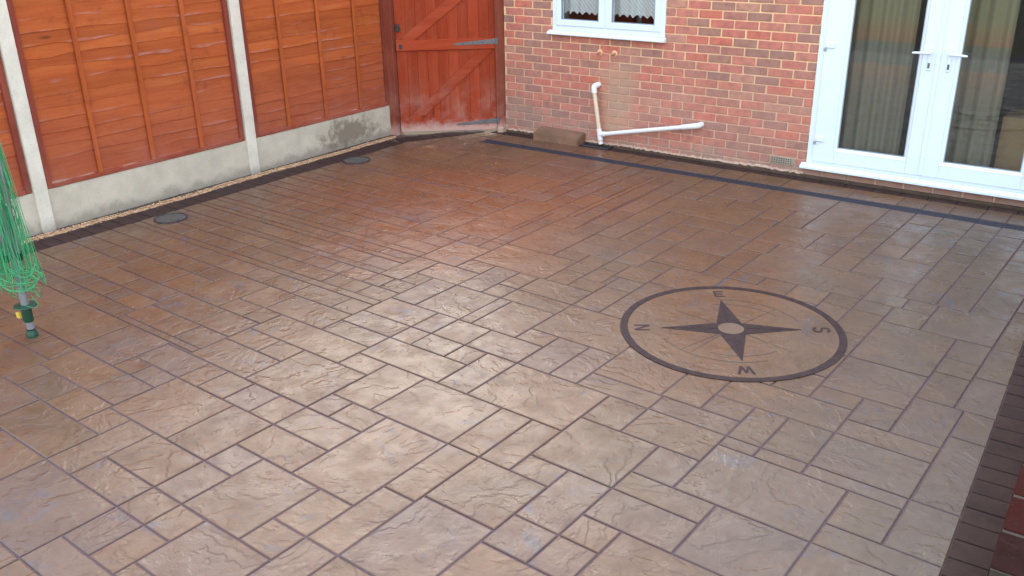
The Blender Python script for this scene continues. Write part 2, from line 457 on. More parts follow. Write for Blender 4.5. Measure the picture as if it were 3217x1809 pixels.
def thing(name, label, cat, loc=(0, 0, 0), rz=0.0, group=None):
    o = bpy.data.objects.new(name, None); C.objects.link(o); o.location = loc; o.rotation_euler = (0, 0, rz)
    o.empty_display_size = .1
    return tag(o, label, cat, group)

def clip(poly, n, d):
    """keep the side n.p <= d of a convex polygon"""
    out = []
    for i in range(len(poly)):
        a, b = poly[i], poly[(i+1) % len(poly)]
        da, db = n[0]*a[0]+n[1]*a[1]-d, n[0]*b[0]+n[1]*b[1]-d
        if da <= 0: out.append(a)
        if (da < 0 < db) or (db < 0 < da):
            t = da/(da-db); out.append((a[0]+(b[0]-a[0])*t, a[1]+(b[1]-a[1])*t))
    return out

def area(p):
    return .5*sum(p[i][0]*p[(i+1) % len(p)][1]-p[(i+1) % len(p)][0]*p[i][1] for i in range(len(p)))

def inset(poly, d):
    """convex CCW polygon moved inwards by d"""
    out = poly
    for i in range(len(poly)):
        a, b = poly[i], poly[(i+1) % len(poly)]
        ex, ey = b[0]-a[0], b[1]-a[1]; L = math.hypot(ex, ey)
        if L < 1e-6: continue
        n = (ey/L, -ex/L)
        out = clip(out, n, n[0]*a[0]+n[1]*a[1]-d)
        if len(out) < 3: return []
    # drop near-duplicate corners
    res = []
    for p in out:
        if not res or math.hypot(p[0]-res[-1][0], p[1]-res[-1][1]) > 1e-4: res.append(p)
    return res

RECTS = [(-4.2, -3.81, -3.5, -2.915), (-3.81, -3.42, -3.5, -2.915), (-4.2, -3.81, -2.915, -2.588), (-3.81, -3.42, -2.915, -2.588), (-3.42, -2.835, -3.5, -2.915), (-3.42, -2.835, -2.915, -2.588), (-2.835, -2.25, -3.5, -2.915), (-2.835, -2.25, -2.915, -2.588), (-2.25, -1.86, -3.5, -3.11), (-2.25, -1.86, -3.11, -2.588), (-1.86, -1.275, -3.5, -3.11), (-1.86, -1.275, -3.11, -2.588), (-1.275, -0.867, -3.5, -3.11), (-1.275, -0.867, -3.11, -2.588), (-4.2, -3.81, -2.588, -2.196), (-3.81, -3.225, -2.588, -2.196), (-3.225, -2.445, -2.588, -2.196), (-2.445, -1.86, -2.588, -2.196), (-1.86, -1.275, -2.588, -2.196), (-1.275, -0.867, -2.588, -2.196), (-4.2, -3.42, -2.196, -1.707), (-3.42, -3.03, -2.196, -1.707), (-3.03, -2.25, -2.196, -1.707), (-2.25, -1.807, -2.196, -1.707), (-1.807, -1.417, -2.196, -1.948), (-1.417, -0.867, -2.196, -1.948), (-1.064, -0.867, -1.948, -1.785), (-4.2, -3.872, -1.707, -1.542), (-3.872, -3.682, -1.707, -1.542), (-3.682, -3.42, -1.707, -1.542), (-3.42, -3.256, -1.707, -1.542), (-3.256, -3.03, -1.707, -1.542), (-3.03, -2.876, -1.707, -1.542), (-2.876, -2.578, -1.707, -1.542), (-2.578, -2.25, -1.707, -1.542), (-2.25, -2.099, -1.707, -1.542), (-2.099, -1.807, -1.707, -1.542), (-4.2, -3.42, -1.542, -1.193), (-3.42, -3.03, -1.542, -1.193), (-3.03, -2.445, -1.542, -1.193), (-2.445, -1.86, -1.542, -1.193), (-1.86, -1.464, -1.542, -1.193), (-1.258, -0.774, -1.211, -0.975), (-1.464, -1.064, -1.409, -1.211), (-2.036, -1.258, -1.193, -1.143), (-1.464, -1.258, -1.211, -1.193), (-4.2, -3.938, -1.193, -1.064), (-3.938, -3.748, -1.193, -1.064), (-3.748, -3.42, -1.193, -1.064), (-3.42, -3.194, -1.193, -1.064), (-3.194, -3.03, -1.193, -1.064), (-3.03, -2.806, -1.193, -1.064), (-2.806, -2.644, -1.193, -1.064), (-2.644, -2.445, -1.193, -1.064), (-2.445, -2.273, -1.193, -1.064), (-2.273, -2.036, -1.193, -1.064), (-2.807, -2.676, -1.064, -0.907), (-2.676, -2.422, -1.064, -0.907), (-2.422, -2.291, -1.064, -0.907), (-2.291, -2.036, -1.064, -0.907), (-4.2, -3.861, -1.064, -0.907), (-3.861, -3.615, -1.064, -0.907), (-3.615, -3.276, -1.064, -0.907), (-3.276, -3.041, -1.064, -0.907), (-3.041, -2.807, -1.064, -0.907), (-4.2, -3.748, -0.907, -0.657), (-3.748, -3.42, -0.907, -0.657), (-3.42, -3.113, -0.907, -0.657), (-3.113, -2.807, -0.907, -0.657), (-4.2, -3.901, -0.657, -0.499), (-3.901, -3.685, -0.657, -0.499), (-3.685, -3.42, -0.657, -0.499), (-3.42, -3.218, -0.657, -0.499), (-3.218, -3.015, -0.657, -0.499), (-3.015, -2.807, -0.657, -0.499), (-4.2, -3.901, -0.499, -0.337), (-3.901, -3.748, -0.499, -0.337), (-3.748, -3.42, -0.499, -0.337), (-3.42, -3.174, -0.499, -0.337), (-3.174, -2.835, -0.499, -0.337), (-2.835, -2.699, -0.499, -0.337), (-2.699, -2.436, -0.499, -0.337), (-2.436, -2.236, -0.499, -0.337), (-2.236, -2.036, -0.499, -0.337), (-2.807, -2.298, -0.737, -0.499), (-2.298, -2.036, -0.737, -0.499), (-4.2, -3.81, -0.337, -0.162), (-3.81, -3.42, -0.337, -0.162), (-3.42, -3.03, -0.337, -0.162), (-3.03, -2.69, -0.337, -0.162), (-2.69, -2.515, -0.337, -0.162), (-2.515, -2.25, -0.337, -0.162), (-2.25, -1.985, -0.337, -0.162), (-1.985, -1.769, -0.337, -0.162), (-1.769, -1.47, -0.337, -0.162), (-1.47, -1.101, -0.337, -0.162), (-1.101, -0.911, -0.337, -0.162), (-4.2, -0.911, -0.162, -0.095), (-4.2, -3.935, -0.095, 0.062), (-3.935, -3.677, -0.095, 0.062), (-3.677, -3.42, -0.095, 0.062), (-3.42, -3.287, -0.095, 0.062), (-3.287, -3.03, -0.095, 0.062), (-3.03, -2.765, -0.095, 0.062), (-2.765, -2.425, -0.095, 0.062), (-2.425, -2.25, -0.095, 0.062), (-2.25, -1.985, -0.095, 0.062), (-1.985, -1.769, -0.095, 0.062), (-1.769, -1.47, -0.095, 0.062), (-1.47, -1.146, -0.095, 0.062), (-1.146, -0.911, -0.095, 0.062), (-4.2, -4.036, 0.062, 0.221), (-4.036, -3.81, 0.062, 0.221), (-3.81, -3.611, 0.062, 0.221), (-3.611, -3.418, 0.062, 0.221), (-3.418, -3.225, 0.062, 0.221), (-3.225, -2.933, 0.062, 0.221), (-2.933, -2.64, 0.062, 0.221), (-2.64, -2.312, 0.062, 0.221), (-2.312, -2.05, 0.062, 0.221), (-2.05, -1.86, 0.062, 0.221), (-1.86, -1.634, 0.062, 0.221), (-1.634, -1.47, 0.062, 0.221), (-1.47, -1.256, 0.062, 0.221), (-1.256, -1.101, 0.062, 0.221), (-1.101, -0.911, 0.062, 0.221), (-4.2, -1.258, 0.221, 0.29), (-3.943, -3.685, 0.29, 0.447), (-3.685, -3.42, 0.29, 0.447), (-3.42, -3.163, 0.29, 0.447), (-3.163, -2.905, 0.29, 0.447), (-2.905, -2.64, 0.29, 0.447), (-2.64, -2.301, 0.29, 0.447), (-2.301, -2.055, 0.29, 0.447), (-2.055, -1.792, 0.29, 0.447), (-1.792, -1.529, 0.29, 0.447), (-1.529, -1.258, 0.29, 0.447), (-4.2, -3.943, 0.29, 0.505), (-3.945, -1.258, 0.447, 0.505), (-4.2, -4.046, 0.505, 0.607), (-4.046, -3.748, 0.505, 0.607), (-3.748, -3.42, 0.505, 0.607), (-3.42, -3.221, 0.505, 0.607), (-3.221, -3.09, 0.505, 0.607), (-3.09, -2.835, 0.505, 0.607), (-2.835, -2.64, 0.505, 0.607), (-2.64, -2.445, 0.505, 0.607), (-2.445, -2.106, 0.505, 0.607), (-2.106, -1.86, 0.505, 0.607), (-1.86, -1.559, 0.505, 0.607), (-1.559, -1.258, 0.505, 0.607), (-4.2, -1.258, 0.607, 0.681), (-4.2, -4.046, 0.681, 0.835), (-4.046, -3.748, 0.681, 0.835), (-3.748, -3.42, 0.681, 0.835), (-3.42, -3.287, 0.681, 0.835), (-3.287, -3.03, 0.681, 0.835), (-3.03, -2.835, 0.681, 0.835), (-2.835, -2.64, 0.681, 0.835), (-2.64, -2.394, 0.681, 0.835), (-2.394, -2.055, 0.681, 0.835), (-2.055, -1.861, 0.681, 0.835), (-1.861, -1.593, 0.681, 0.835), (-1.593, -1.258, 0.681, 0.835), (-4.2, -3.954, 0.835, 1), (-3.954, -3.615, 0.835, 1), (-3.615, -3.391, 0.835, 1), (-3.391, -3.229, 0.835, 1), (-3.229, -3.03, 0.835, 1), (-3.03, -2.897, 0.835, 1), (-2.897, -2.64, 0.835, 1), (-2.64, -2.441, 0.835, 1), (-2.441, -2.186, 0.835, 1), (-2.186, -2.055, 0.835, 1), (-2.055, -1.72, 0.835, 1), (-1.72, -1.489, 0.835, 1), (-1.489, -1.258, 0.835, 1), (-4.2, -3.908, 1, 1.143), (-3.908, -3.615, 1, 1.143), (-3.615, -3.482, 1, 1.143), (-3.482, -3.225, 1, 1.143), (-3.225, -3.032, 1, 1.143), (-3.032, -2.839, 1, 1.143), (-2.839, -2.64, 1, 1.143), (-2.64, -2.394, 1, 1.143), (-2.394, -2.055, 1, 1.143), (-2.055, -1.747, 1, 1.143), (-4.2, -1.747, 1.143, 1.259), (-4.2, -3.872, 1.259, 1.399), (-3.872, -3.719, 1.259, 1.399), (-3.719, -3.42, 1.259, 1.399), (-3.42, -3.194, 1.259, 1.399), (-3.194, -3.03, 1.259, 1.399), (-3.03, -2.773, 1.259, 1.399), (-2.773, -2.515, 1.259, 1.399), (-2.515, -2.25, 1.259, 1.399), (-2.25, -1.918, 1.259, 1.399), (-1.918, -1.747, 1.259, 1.399), (-4.2, -1.747, 1.399, 1.474), (-4.2, -3.974, 1.474, 1.616), (-3.974, -3.81, 1.474, 1.616), (-3.81, -3.679, 1.474, 1.616), (-3.679, -3.424, 1.474, 1.616), (-3.424, -3.225, 1.474, 1.616), (-3.225, -3.026, 1.474, 1.616), (-3.026, -2.802, 1.474, 1.616), (-2.802, -2.64, 1.474, 1.616), (-2.64, -2.441, 1.474, 1.616), (-2.441, -2.279, 1.474, 1.616), (-2.279, -2.055, 1.474, 1.616), (-2.055, -1.747, 1.474, 1.616), (-4.2, -3.872, 1.616, 1.767), (-3.872, -3.719, 1.616, 1.767), (-3.719, -3.42, 1.616, 1.767), (-3.42, -3.08, 1.616, 1.767), (-3.08, -2.905, 1.616, 1.767), (-2.905, -2.64, 1.616, 1.767), (-2.64, -2.507, 1.616, 1.767), (-2.507, -2.25, 1.616, 1.767), (-2.25, -1.918, 1.616, 1.767), (-1.918, -1.747, 1.616, 1.767), (-4.2, -3.954, 1.767, 1.99), (-3.954, -3.615, 1.767, 1.99), (-3.615, -3.323, 1.767, 1.99), (-3.323, -3.03, 1.767, 1.99), (-3.03, -2.64, 1.767, 1.99), (-2.64, -2.441, 1.767, 1.99), (-2.441, -2.055, 1.767, 1.99), (-2.055, -1.76, 1.767, 1.99), (-1.76, -1.464, 1.767, 1.99), (-4.2, -2.036, 1.99, 2.002), (-4.2, -3.935, 2.002, 2.104), (-3.935, -3.636, 2.002, 2.104), (-3.636, -3.42, 2.002, 2.104), (-3.42, -3.121, 2.002, 2.104), (-3.121, -2.905, 2.002, 2.104), (-2.905, -2.64, 2.002, 2.104), (-2.64, -2.435, 2.002, 2.104), (-2.435, -2.235, 2.002, 2.104), (-2.235, -2.036, 2.002, 2.104), (-4.2, -3.81, 2.104, 2.403), (-3.81, -3.42, 2.104, 2.403), (-3.42, -2.905, 2.104, 2.403), (-2.905, -2.64, 2.104, 2.403), (-2.64, -2.036, 2.104, 2.403), (-4.2, -3.935, 2.403, 2.543), (-3.935, -3.636, 2.403, 2.543), (-3.636, -3.42, 2.403, 2.543), (-3.42, -3.127, 2.403, 2.543), (-3.127, -2.835, 2.403, 2.543), (-2.835, -2.563, 2.403, 2.543), (-2.563, -2.384, 2.403, 2.543), (-2.384, -2.238, 2.403, 2.543), (-2.238, -2.036, 2.403, 2.543), (-4.2, -3.42, 2.543, 3.009), (-3.42, -2.835, 2.543, 3.009), (-2.835, -2.036, 2.543, 3.009), (-4.2, -3.81, 3.009, 3.594), (-3.81, -3.42, 3.009, 3.594), (-4.2, -3.81, 3.594, 4.3), (-3.81, -3.42, 3.594, 4.3), (-3.42, -3.03, 3.009, 3.594), (-3.03, -2.64, 3.009, 3.594), (-3.42, -3.03, 3.594, 4.3), (-3.03, -2.64, 3.594, 4.3), (-2.64, -2.036, 3.009, 3.594), (-2.64, -2.036, 3.594, 3.984), (-2.64, -2.036, 3.984, 4.3), (-2.807, -2.483, -0.907, -0.737), (-2.483, -2.26, -0.907, -0.737), (-2.26, -2.036, -0.907, -0.737), (-2.036, -1.772, -1.143, -0.957), (-1.772, -1.515, -1.143, -0.957), (-1.515, -1.258, -1.143, -0.957), (-2.036, -1.585, -0.957, -0.737), (-1.585, -1.258, -0.957, -0.737), (-1.676, -1.434, -0.737, -0.58), (-1.434, -1.258, -0.737, -0.58), (-2.036, -1.676, -0.737, -0.337), (-2.036, -1.848, 1.99, 2.118), (-1.848, -1.659, 1.99, 2.118), (-1.659, -1.464, 1.99, 2.118), (-1.3, -1.119, 2.118, 2.364), (-1.3, -1.119, 2.364, 2.703), (-1.3, -1.119, 2.703, 2.996), (-1.3, -1.119, 2.996, 3.288), (-1.3, -1.119, 3.288, 3.487), (-1.3, -1.119, 3.487, 3.873), (-1.3, -1.119, 3.873, 4.053), (-1.3, -1.119, 4.053, 4.3), (-2.036, -1.661, 2.118, 2.686), (-1.661, -1.3, 2.118, 2.294), (-2.036, -1.46, 2.686, 3.076), (-2.036, -1.46, 3.076, 3.661), (-2.036, -1.46, 3.661, 4.3), (-1.807, -1.66, -1.948, -1.763), (-1.66, -1.376, -1.948, -1.763), (-1.376, -1.064, -1.948, -1.763), (-1.807, -1.316, -1.763, -1.542), (-1.316, -1.064, -1.763, -1.542), (-1.464, -1.296, -1.542, -1.409), (-1.296, -1.064, -1.542, -1.409), (-1.464, -1.258, 1, 1.152), (-1.747, -1.464, 1, 1.554), (-1.747, -1.464, 1.554, 1.767), (-1.676, -1.416, -0.58, -0.337), (-1.416, -0.911, -0.58, -0.337), (-1.46, -1.3, 2.294, 2.552), (-1.46, -1.3, 2.552, 2.684), (-1.46, -1.3, 2.684, 2.908), (-1.46, -1.3, 2.908, 3.07), (-1.46, -1.3, 3.07, 3.269), (-1.46, -1.3, 3.269, 3.468), (-1.46, -1.3, 3.468, 3.723), (-1.46, -1.3, 3.723, 3.854), (-1.46, -1.3, 3.854, 4.113), (-1.46, -1.3, 4.113, 4.3), (-1.661, -1.46, 2.294, 2.686), (-1.464, -1.069, 1.152, 1.451), (-1.069, -0.931, 1, 1.195), (-1.069, -0.931, 1.195, 1.39), (-1.069, -0.931, 1.39, 1.706), (-1.069, -0.931, 1.706, 1.936), (-1.258, -1.069, 1, 1.152), (-1.119, -1.069, 1.451, 1.936), (-1.464, -1.119, 1.451, 2.118), (-1.258, -0.977, -0.975, -0.81), (-0.977, -0.774, -0.975, -0.81), (-1.258, -0.514, -0.81, -0.58), (-0.911, -0.514, -0.58, -0.422), (-1.258, -1.069, 0.221, 0.607), (-1.258, -0.931, 0.607, 1), (-1.119, -0.533, 3.258, 3.843), (-1.119, -0.533, 3.843, 4.3), (-1.119, -0.943, 1.936, 2.181), (-1.119, -0.943, 2.181, 2.521), (-1.119, -0.943, 2.521, 2.83), (-1.119, -0.943, 2.83, 3.112), (-1.119, -0.943, 3.112, 3.258), (-0.911, -0.713, -0.015, 0.375), (-1.069, -0.911, 0.221, 0.375), (-1.069, -0.713, 0.375, 0.607), (-1.064, -0.586, -1.785, -1.409), (-1.064, -0.901, -1.409, -1.211), (-0.943, -0.886, 1.936, 3.258), (-0.931, -0.319, 0.778, 1.162), (-0.931, -0.713, 0.607, 0.778), (-0.533, -0.319, 1.162, 1.315), (-0.931, -0.533, 1.162, 1.703), (-0.931, -0.72, 1.703, 1.936), (-0.911, -0.514, -0.422, -0.25), (-0.911, -0.514, -0.25, -0.015), (-0.774, -0.288, -1.211, -0.81), (-0.901, -0.685, -1.409, -1.211), (-0.886, -0.742, 1.936, 2.181), (-0.886, -0.742, 2.181, 2.521), (-0.886, -0.742, 2.521, 2.771), (-0.886, -0.742, 2.771, 3.014), (-0.886, -0.742, 3.014, 3.258), (-0.742, -0.533, 2.857, 3.258), (-0.867, -0.282, -3.5, -2.915), (-0.867, -0.282, -2.915, -2.588), (-0.282, 0.48, -3.5, -3.11), (-0.282, 0.48, -3.11, -2.588), (-0.288, 0.48, -2.588, -2.426), (0.083, 0.48, -2.426, -2.34), (-0.867, -0.288, -2.588, -2.196), (-0.867, -0.665, -2.196, -1.785), (-0.742, -0.72, 1.936, 2.857), (-0.72, -0.533, 1.703, 1.902), (-0.72, -0.533, 1.902, 2.288), (-0.72, -0.533, 2.288, 2.573), (-0.72, -0.533, 2.573, 2.857), (-0.713, -0.358, -0.015, 0.375), (-0.713, -0.514, 0.375, 0.778), (-0.685, -0.479, -1.409, -1.211), (-0.665, -0.288, -2.196, -2.028), (-0.665, -0.288, -2.028, -1.785), (-0.586, -0.288, -1.785, -1.409), (-0.533, -0.144, 1.315, 1.52), (-0.533, -0.144, 1.52, 1.703), (-0.533, -0.344, 1.703, 2.081), (-0.533, 0.246, 2.476, 2.857), (-0.148, 0.246, 2.267, 2.476), (-0.533, -0.344, 2.081, 2.476), (-0.051, 0.246, 2.857, 3.052), (-0.148, 0.056, 2.081, 2.267), (-0.533, -0.319, 2.857, 3.032), (-0.533, -0.319, 3.032, 3.372), (-0.533, -0.319, 3.372, 3.637), (-0.533, -0.319, 3.637, 4.075), (-0.533, -0.319, 4.075, 4.3), (-0.514, 0.056, -0.657, -0.422), (-0.514, -0.288, -0.81, -0.657), (-0.514, -0.358, -0.422, -0.25), (-0.514, -0.358, -0.25, -0.015), (-0.514, -0.358, 0.375, 0.545), (-0.514, -0.358, 0.545, 0.778), (-0.479, -0.288, -1.409, -1.211), (-0.358, -0.109, -0.422, -0.25), (-0.358, -0.109, -0.25, -0.015), (-0.358, -0.266, -0.015, 0.375), (-0.358, 0.056, 0.375, 0.545), (-0.358, 0.056, 0.545, 0.778), (-0.344, -0.144, 1.703, 1.901), (-0.144, 0.056, 1.315, 1.576), (-0.144, 0.056, 1.576, 1.869), (-0.144, 0.056, 1.869, 2.081), (-0.344, -0.144, 1.901, 2.081), (-0.344, -0.148, 2.081, 2.476), (-0.319, -0.144, 0.778, 1.003), (-0.319, -0.144, 1.003, 1.315), (-0.319, -0.051, 2.857, 3.052), (-0.319, 0.071, 3.052, 3.637), (0.071, 0.628, 3.052, 3.637), (-0.319, 0.071, 3.637, 4.3), (0.071, 0.628, 3.637, 4.3), (-0.288, -0.09, -2.426, -2.196), (-0.288, -0.09, -2.196, -2.028), (-0.288, -0.09, -2.028, -1.785), (-0.288, -0.09, -1.785, -1.618), (-0.288, 0.094, -1.618, -1.409), (-0.288, 0.094, -1.409, -1.211), (-0.288, -0.135, -1.211, -1.047), (-0.288, -0.019, -1.047, -0.657), (-0.266, 0.056, -0.015, 0.375), (0.246, 0.613, 0.545, 1.13), (0.246, 0.613, 1.13, 1.459), (0.444, 0.637, 2.026, 2.267), (0.637, 1.014, 2.026, 2.267), (0.056, 0.246, 0.545, 0.903), (0.056, 0.246, 0.903, 1.087), (0.444, 0.613, 1.459, 1.652), (0.444, 0.613, 1.652, 2.026), (-0.144, 0.056, 0.778, 0.933), (0.009, 0.056, 0.933, 1.087), (-0.144, 0.009, 0.933, 1.155), (-0.144, 0.009, 1.155, 1.315), (-0.135, 0.094, -1.211, -1.047), (-0.109, 0.056, -0.422, -0.25), (-0.109, 0.253, -0.25, -0.015), (-0.09, 0.083, -2.426, -2.196), (-0.09, 0.083, -2.196, -2.028), (-0.09, 0.283, -2.028, -1.618), (-0.019, 0.48, -1.047, -0.657), (0.009, 0.246, 1.087, 1.315), (0.056, 0.253, -0.657, -0.25), (0.056, 0.253, -0.015, 0.136), (0.056, 0.444, 1.459, 1.818), (0.056, 0.246, 1.315, 1.459), (0.056, 0.444, 1.818, 2.267), (0.083, 0.48, -2.34, -2.028), (0.094, 0.48, -1.618, -1.047), (0.246, 0.444, 2.267, 2.596), (0.246, 0.444, 2.596, 2.751), (0.246, 0.444, 2.751, 3.052), (0.253, 0.827, -0.657, -0.25), (0.253, 0.457, -0.25, 0.136), (0.283, 0.48, -2.028, -1.862), (0.283, 0.48, -1.862, -1.618), (0.444, 0.81, 2.267, 2.665), (0.444, 0.628, 2.665, 3.052), (0.457, 0.628, -0.25, 0.136), (0.48, 0.66, -3.5, -2.915), (0.48, 0.66, -2.915, -2.34), (0.48, 0.66, -2.34, -1.862), (0.48, 0.66, -1.862, -1.449), (0.48, 0.66, -1.449, -1.047), (0.48, 0.66, -1.047, -0.657), (0.056, 0.628, 0.136, 0.545), (0.613, 0.628, 0.545, 1.481), (0.613, 1.415, 1.632, 2.026), (1.014, 1.206, 2.026, 2.442), (0.613, 0.818, 1.481, 1.632), (0.818, 1.024, 1.481, 1.632), (1.206, 1.415, 2.026, 2.054), (0.628, 1.042, -0.25, -0.102), (0.628, 1.024, -0.102, 0.306), (0.628, 1.024, 0.306, 0.545), (0.628, 1.024, 0.545, 1.13), (0.628, 1.024, 1.13, 1.481), (0.628, 1.014, 2.665, 3.445), (0.628, 1.014, 3.445, 4.3), (0.66, 1.031, -3.5, -3.11), (0.66, 1.031, -3.11, -2.34), (0.66, 1.031, -2.34, -1.862), (0.66, 1.031, -1.862, -1.398), (0.66, 1.031, -1.398, -1.047), (0.66, 0.827, -1.047, -0.657), (0.81, 1.014, 2.267, 2.442), (0.81, 1.014, 2.442, 2.665), (0.827, 1.031, -1.047, -0.896), (0.827, 1.246, -0.896, -0.504), (0.827, 1.042, -0.504, -0.25), (1.014, 1.206, 2.442, 2.714), (1.014, 1.206, 2.714, 3.062), (1.014, 1.206, 3.062, 3.242), (1.014, 1.206, 3.242, 3.628), (1.014, 1.206, 3.628, 3.827), (1.014, 1.206, 3.827, 4.026), (1.014, 1.206, 4.026, 4.3), (1.024, 1.237, -0.102, 0.306), (1.024, 1.237, 0.306, 0.545), (1.024, 1.237, 0.545, 0.935), (1.024, 1.237, 0.935, 1.395), (1.024, 1.237, 1.395, 1.632), (1.031, 1.421, -3.5, -2.72), (1.421, 2.024, -3.5, -3.11), (1.421, 2.024, -3.11, -2.72), (1.031, 1.421, -2.72, -2.34), (1.421, 2.024, -2.72, -2.34), (1.031, 1.616, -2.34, -1.862), (1.616, 2.024, -2.34, -1.862), (1.427, 2.024, -1.862, -1.472), (1.427, 2.024, -1.472, -1.113), (1.031, 1.427, -1.862, -1.48), (1.641, 2.024, -1.113, -0.745), (1.031, 1.246, -1.48, -1.274), (1.031, 1.246, -1.274, -0.896), (1.042, 1.445, -0.504, -0.25), (1.042, 1.445, -0.25, -0.102), (1.206, 1.616, 2.054, 2.442), (1.4, 1.616, 2.442, 2.832), (1.4, 1.616, 2.832, 3.097), (1.4, 1.616, 3.097, 3.313), (1.4, 1.616, 3.313, 3.612), (1.4, 1.616, 3.612, 3.901), (1.4, 1.616, 3.901, 4.3), (1.206, 1.4, 2.442, 2.692), (1.206, 1.4, 2.692, 3.038), (1.206, 1.4, 3.038, 3.242), (1.206, 1.4, 3.242, 3.628), (1.206, 1.4, 3.628, 3.827), (1.206, 1.4, 3.827, 4.101), (1.206, 1.4, 4.101, 4.3), (1.237, 1.445, -0.102, 0.062), (1.237, 1.825, 0.062, 0.306), (1.237, 1.415, 0.306, 0.545), (1.237, 1.415, 0.545, 0.838), (1.237, 1.415, 0.838, 1.13), (1.237, 1.415, 1.13, 1.462), (1.237, 1.415, 1.462, 1.632), (1.246, 1.427, -1.48, -1.274), (1.246, 1.427, -1.274, -1.113), (1.246, 1.641, -1.113, -0.896), (1.246, 1.641, -0.896, -0.745), (1.246, 1.445, -0.745, -0.504), (1.415, 1.609, 0.306, 0.545), (1.415, 1.609, 0.545, 0.838), (1.415, 1.609, 0.838, 1.13), (1.415, 1.609, 1.13, 1.462), (1.415, 1.609, 1.462, 1.632), (1.415, 1.649, 1.632, 1.798), (1.649, 1.818, 1.632, 1.798), (1.415, 1.616, 1.798, 2.054), (1.445, 2.024, -0.745, -0.337), (1.445, 1.609, -0.337, -0.25), (1.445, 1.609, -0.25, 0.062), (1.609, 1.825, -0.337, -0.25), (1.609, 1.825, -0.25, 0.062), (1.609, 1.825, 0.306, 0.454), (1.609, 2.016, 0.454, 0.848), (1.609, 2.016, 0.848, 1.389), (1.609, 1.818, 1.389, 1.632), (1.616, 1.797, 1.798, 2.188), (1.616, 1.797, 2.188, 2.574), (1.616, 1.797, 2.574, 2.773), (1.616, 1.797, 2.773, 3.112), (1.616, 1.797, 3.112, 3.358), (1.616, 1.797, 3.358, 3.604), (1.616, 1.797, 3.604, 3.943), (1.616, 1.797, 3.943, 4.3), (1.797, 1.983, 1.798, 2.184), (1.797, 1.983, 2.184, 2.383), (1.797, 1.983, 2.383, 2.802), (1.797, 1.983, 2.802, 3.018), (1.983, 2.194, 1.798, 2.247), (1.797, 1.983, 3.018, 3.316), (1.797, 1.983, 3.316, 3.533), (1.797, 1.983, 3.533, 3.798), (1.797, 1.983, 3.798, 4.009), (1.797, 1.983, 4.009, 4.3), (1.818, 2.194, 1.389, 1.798), (1.825, 2.24, -0.337, -0.25), (1.825, 2.24, -0.25, 0.062), (1.825, 2.24, 0.062, 0.211), (1.825, 2.016, 0.211, 0.454), (2.194, 3, 0.986, 1.376), (2.194, 2.584, 1.376, 1.961), (2.584, 3, 1.376, 1.961), (2.194, 3, 1.961, 2.351), (2.194, 2.584, 2.351, 2.936), (2.584, 3, 2.351, 2.936), (2.194, 2.584, 2.936, 3.716), (2.584, 3, 2.936, 3.716), (2.194, 2.584, 3.716, 4.3), (2.584, 3, 3.716, 4.3), (1.983, 2.194, 2.247, 2.633), (1.983, 2.194, 2.633, 2.832), (1.983, 2.194, 2.832, 3.078), (1.983, 2.194, 3.078, 3.417), (1.983, 2.194, 3.417, 3.807), (1.983, 2.194, 3.807, 4.053), (1.983, 2.194, 4.053, 4.3), (2.016, 2.194, 0.607, 0.935), (2.016, 2.194, 0.935, 1.126), (2.016, 2.194, 1.126, 1.389), (2.194, 3, 0.607, 0.986), (2.24, 2.63, -0.25, 0.335), (2.63, 3, -0.25, 0.335), (2.24, 3, 0.335, 0.607), (2.016, 2.24, 0.211, 0.607), (2.024, 2.609, -3.5, -3.11), (2.609, 3, -3.5, -3.11), (2.024, 2.609, -3.11, -2.72), (2.024, 2.609, -2.72, -2.34), (2.609, 3, -3.11, -2.34), (2.024, 2.609, -2.34, -1.862), (2.609, 3, -2.34, -1.862), (2.024, 2.609, -1.862, -1.277), (2.609, 3, -1.862, -1.277), (2.024, 2.609, -1.277, -0.745), (2.609, 3, -1.277, -0.745), (2.024, 2.609, -0.745, -0.6), (2.609, 3, -0.745, -0.6), (2.024, 2.24, -0.6, -0.337), (2.24, 3, -0.6, -0.25)]

# ------------------------------------------------------------------ ground
MB().add([(-60, -60, -.09), (60, -60, -.09), (60, 60, -.09), (-60, 60, -.09)], [(0, 1, 2, 3)]).build('ground', M_['lawn'])
tag(bpy.data.objects['ground'], kind='structure')
FX = -0.59                                   # inner edge of the fence border
PATIO = [(FX, -8.2), (5.583, -8.2), (5.258, -.135), (-.16, -.135), (FX, -.95)]
patio = MB().prism([(-.60, -8.25), (5.60, -8.25), (5.268, -.125), (-.16, -.125), (-.60, -.94)], -.085, -.0055).build('patio', M_['joint'])
tag(patio, kind='structure')
soil = MB().prism([(-1.02, -8.2), (FX+.01, -8.2), (FX+.01, -.96), (-.17, -.12), (5.3, -.12), (5.3, .02), (-.02, .02), (-.9, -.70), (-1.02, -.7)], -.085, -.012).build('soil_bed', M_['soil'])
tag(soil, kind='structure')

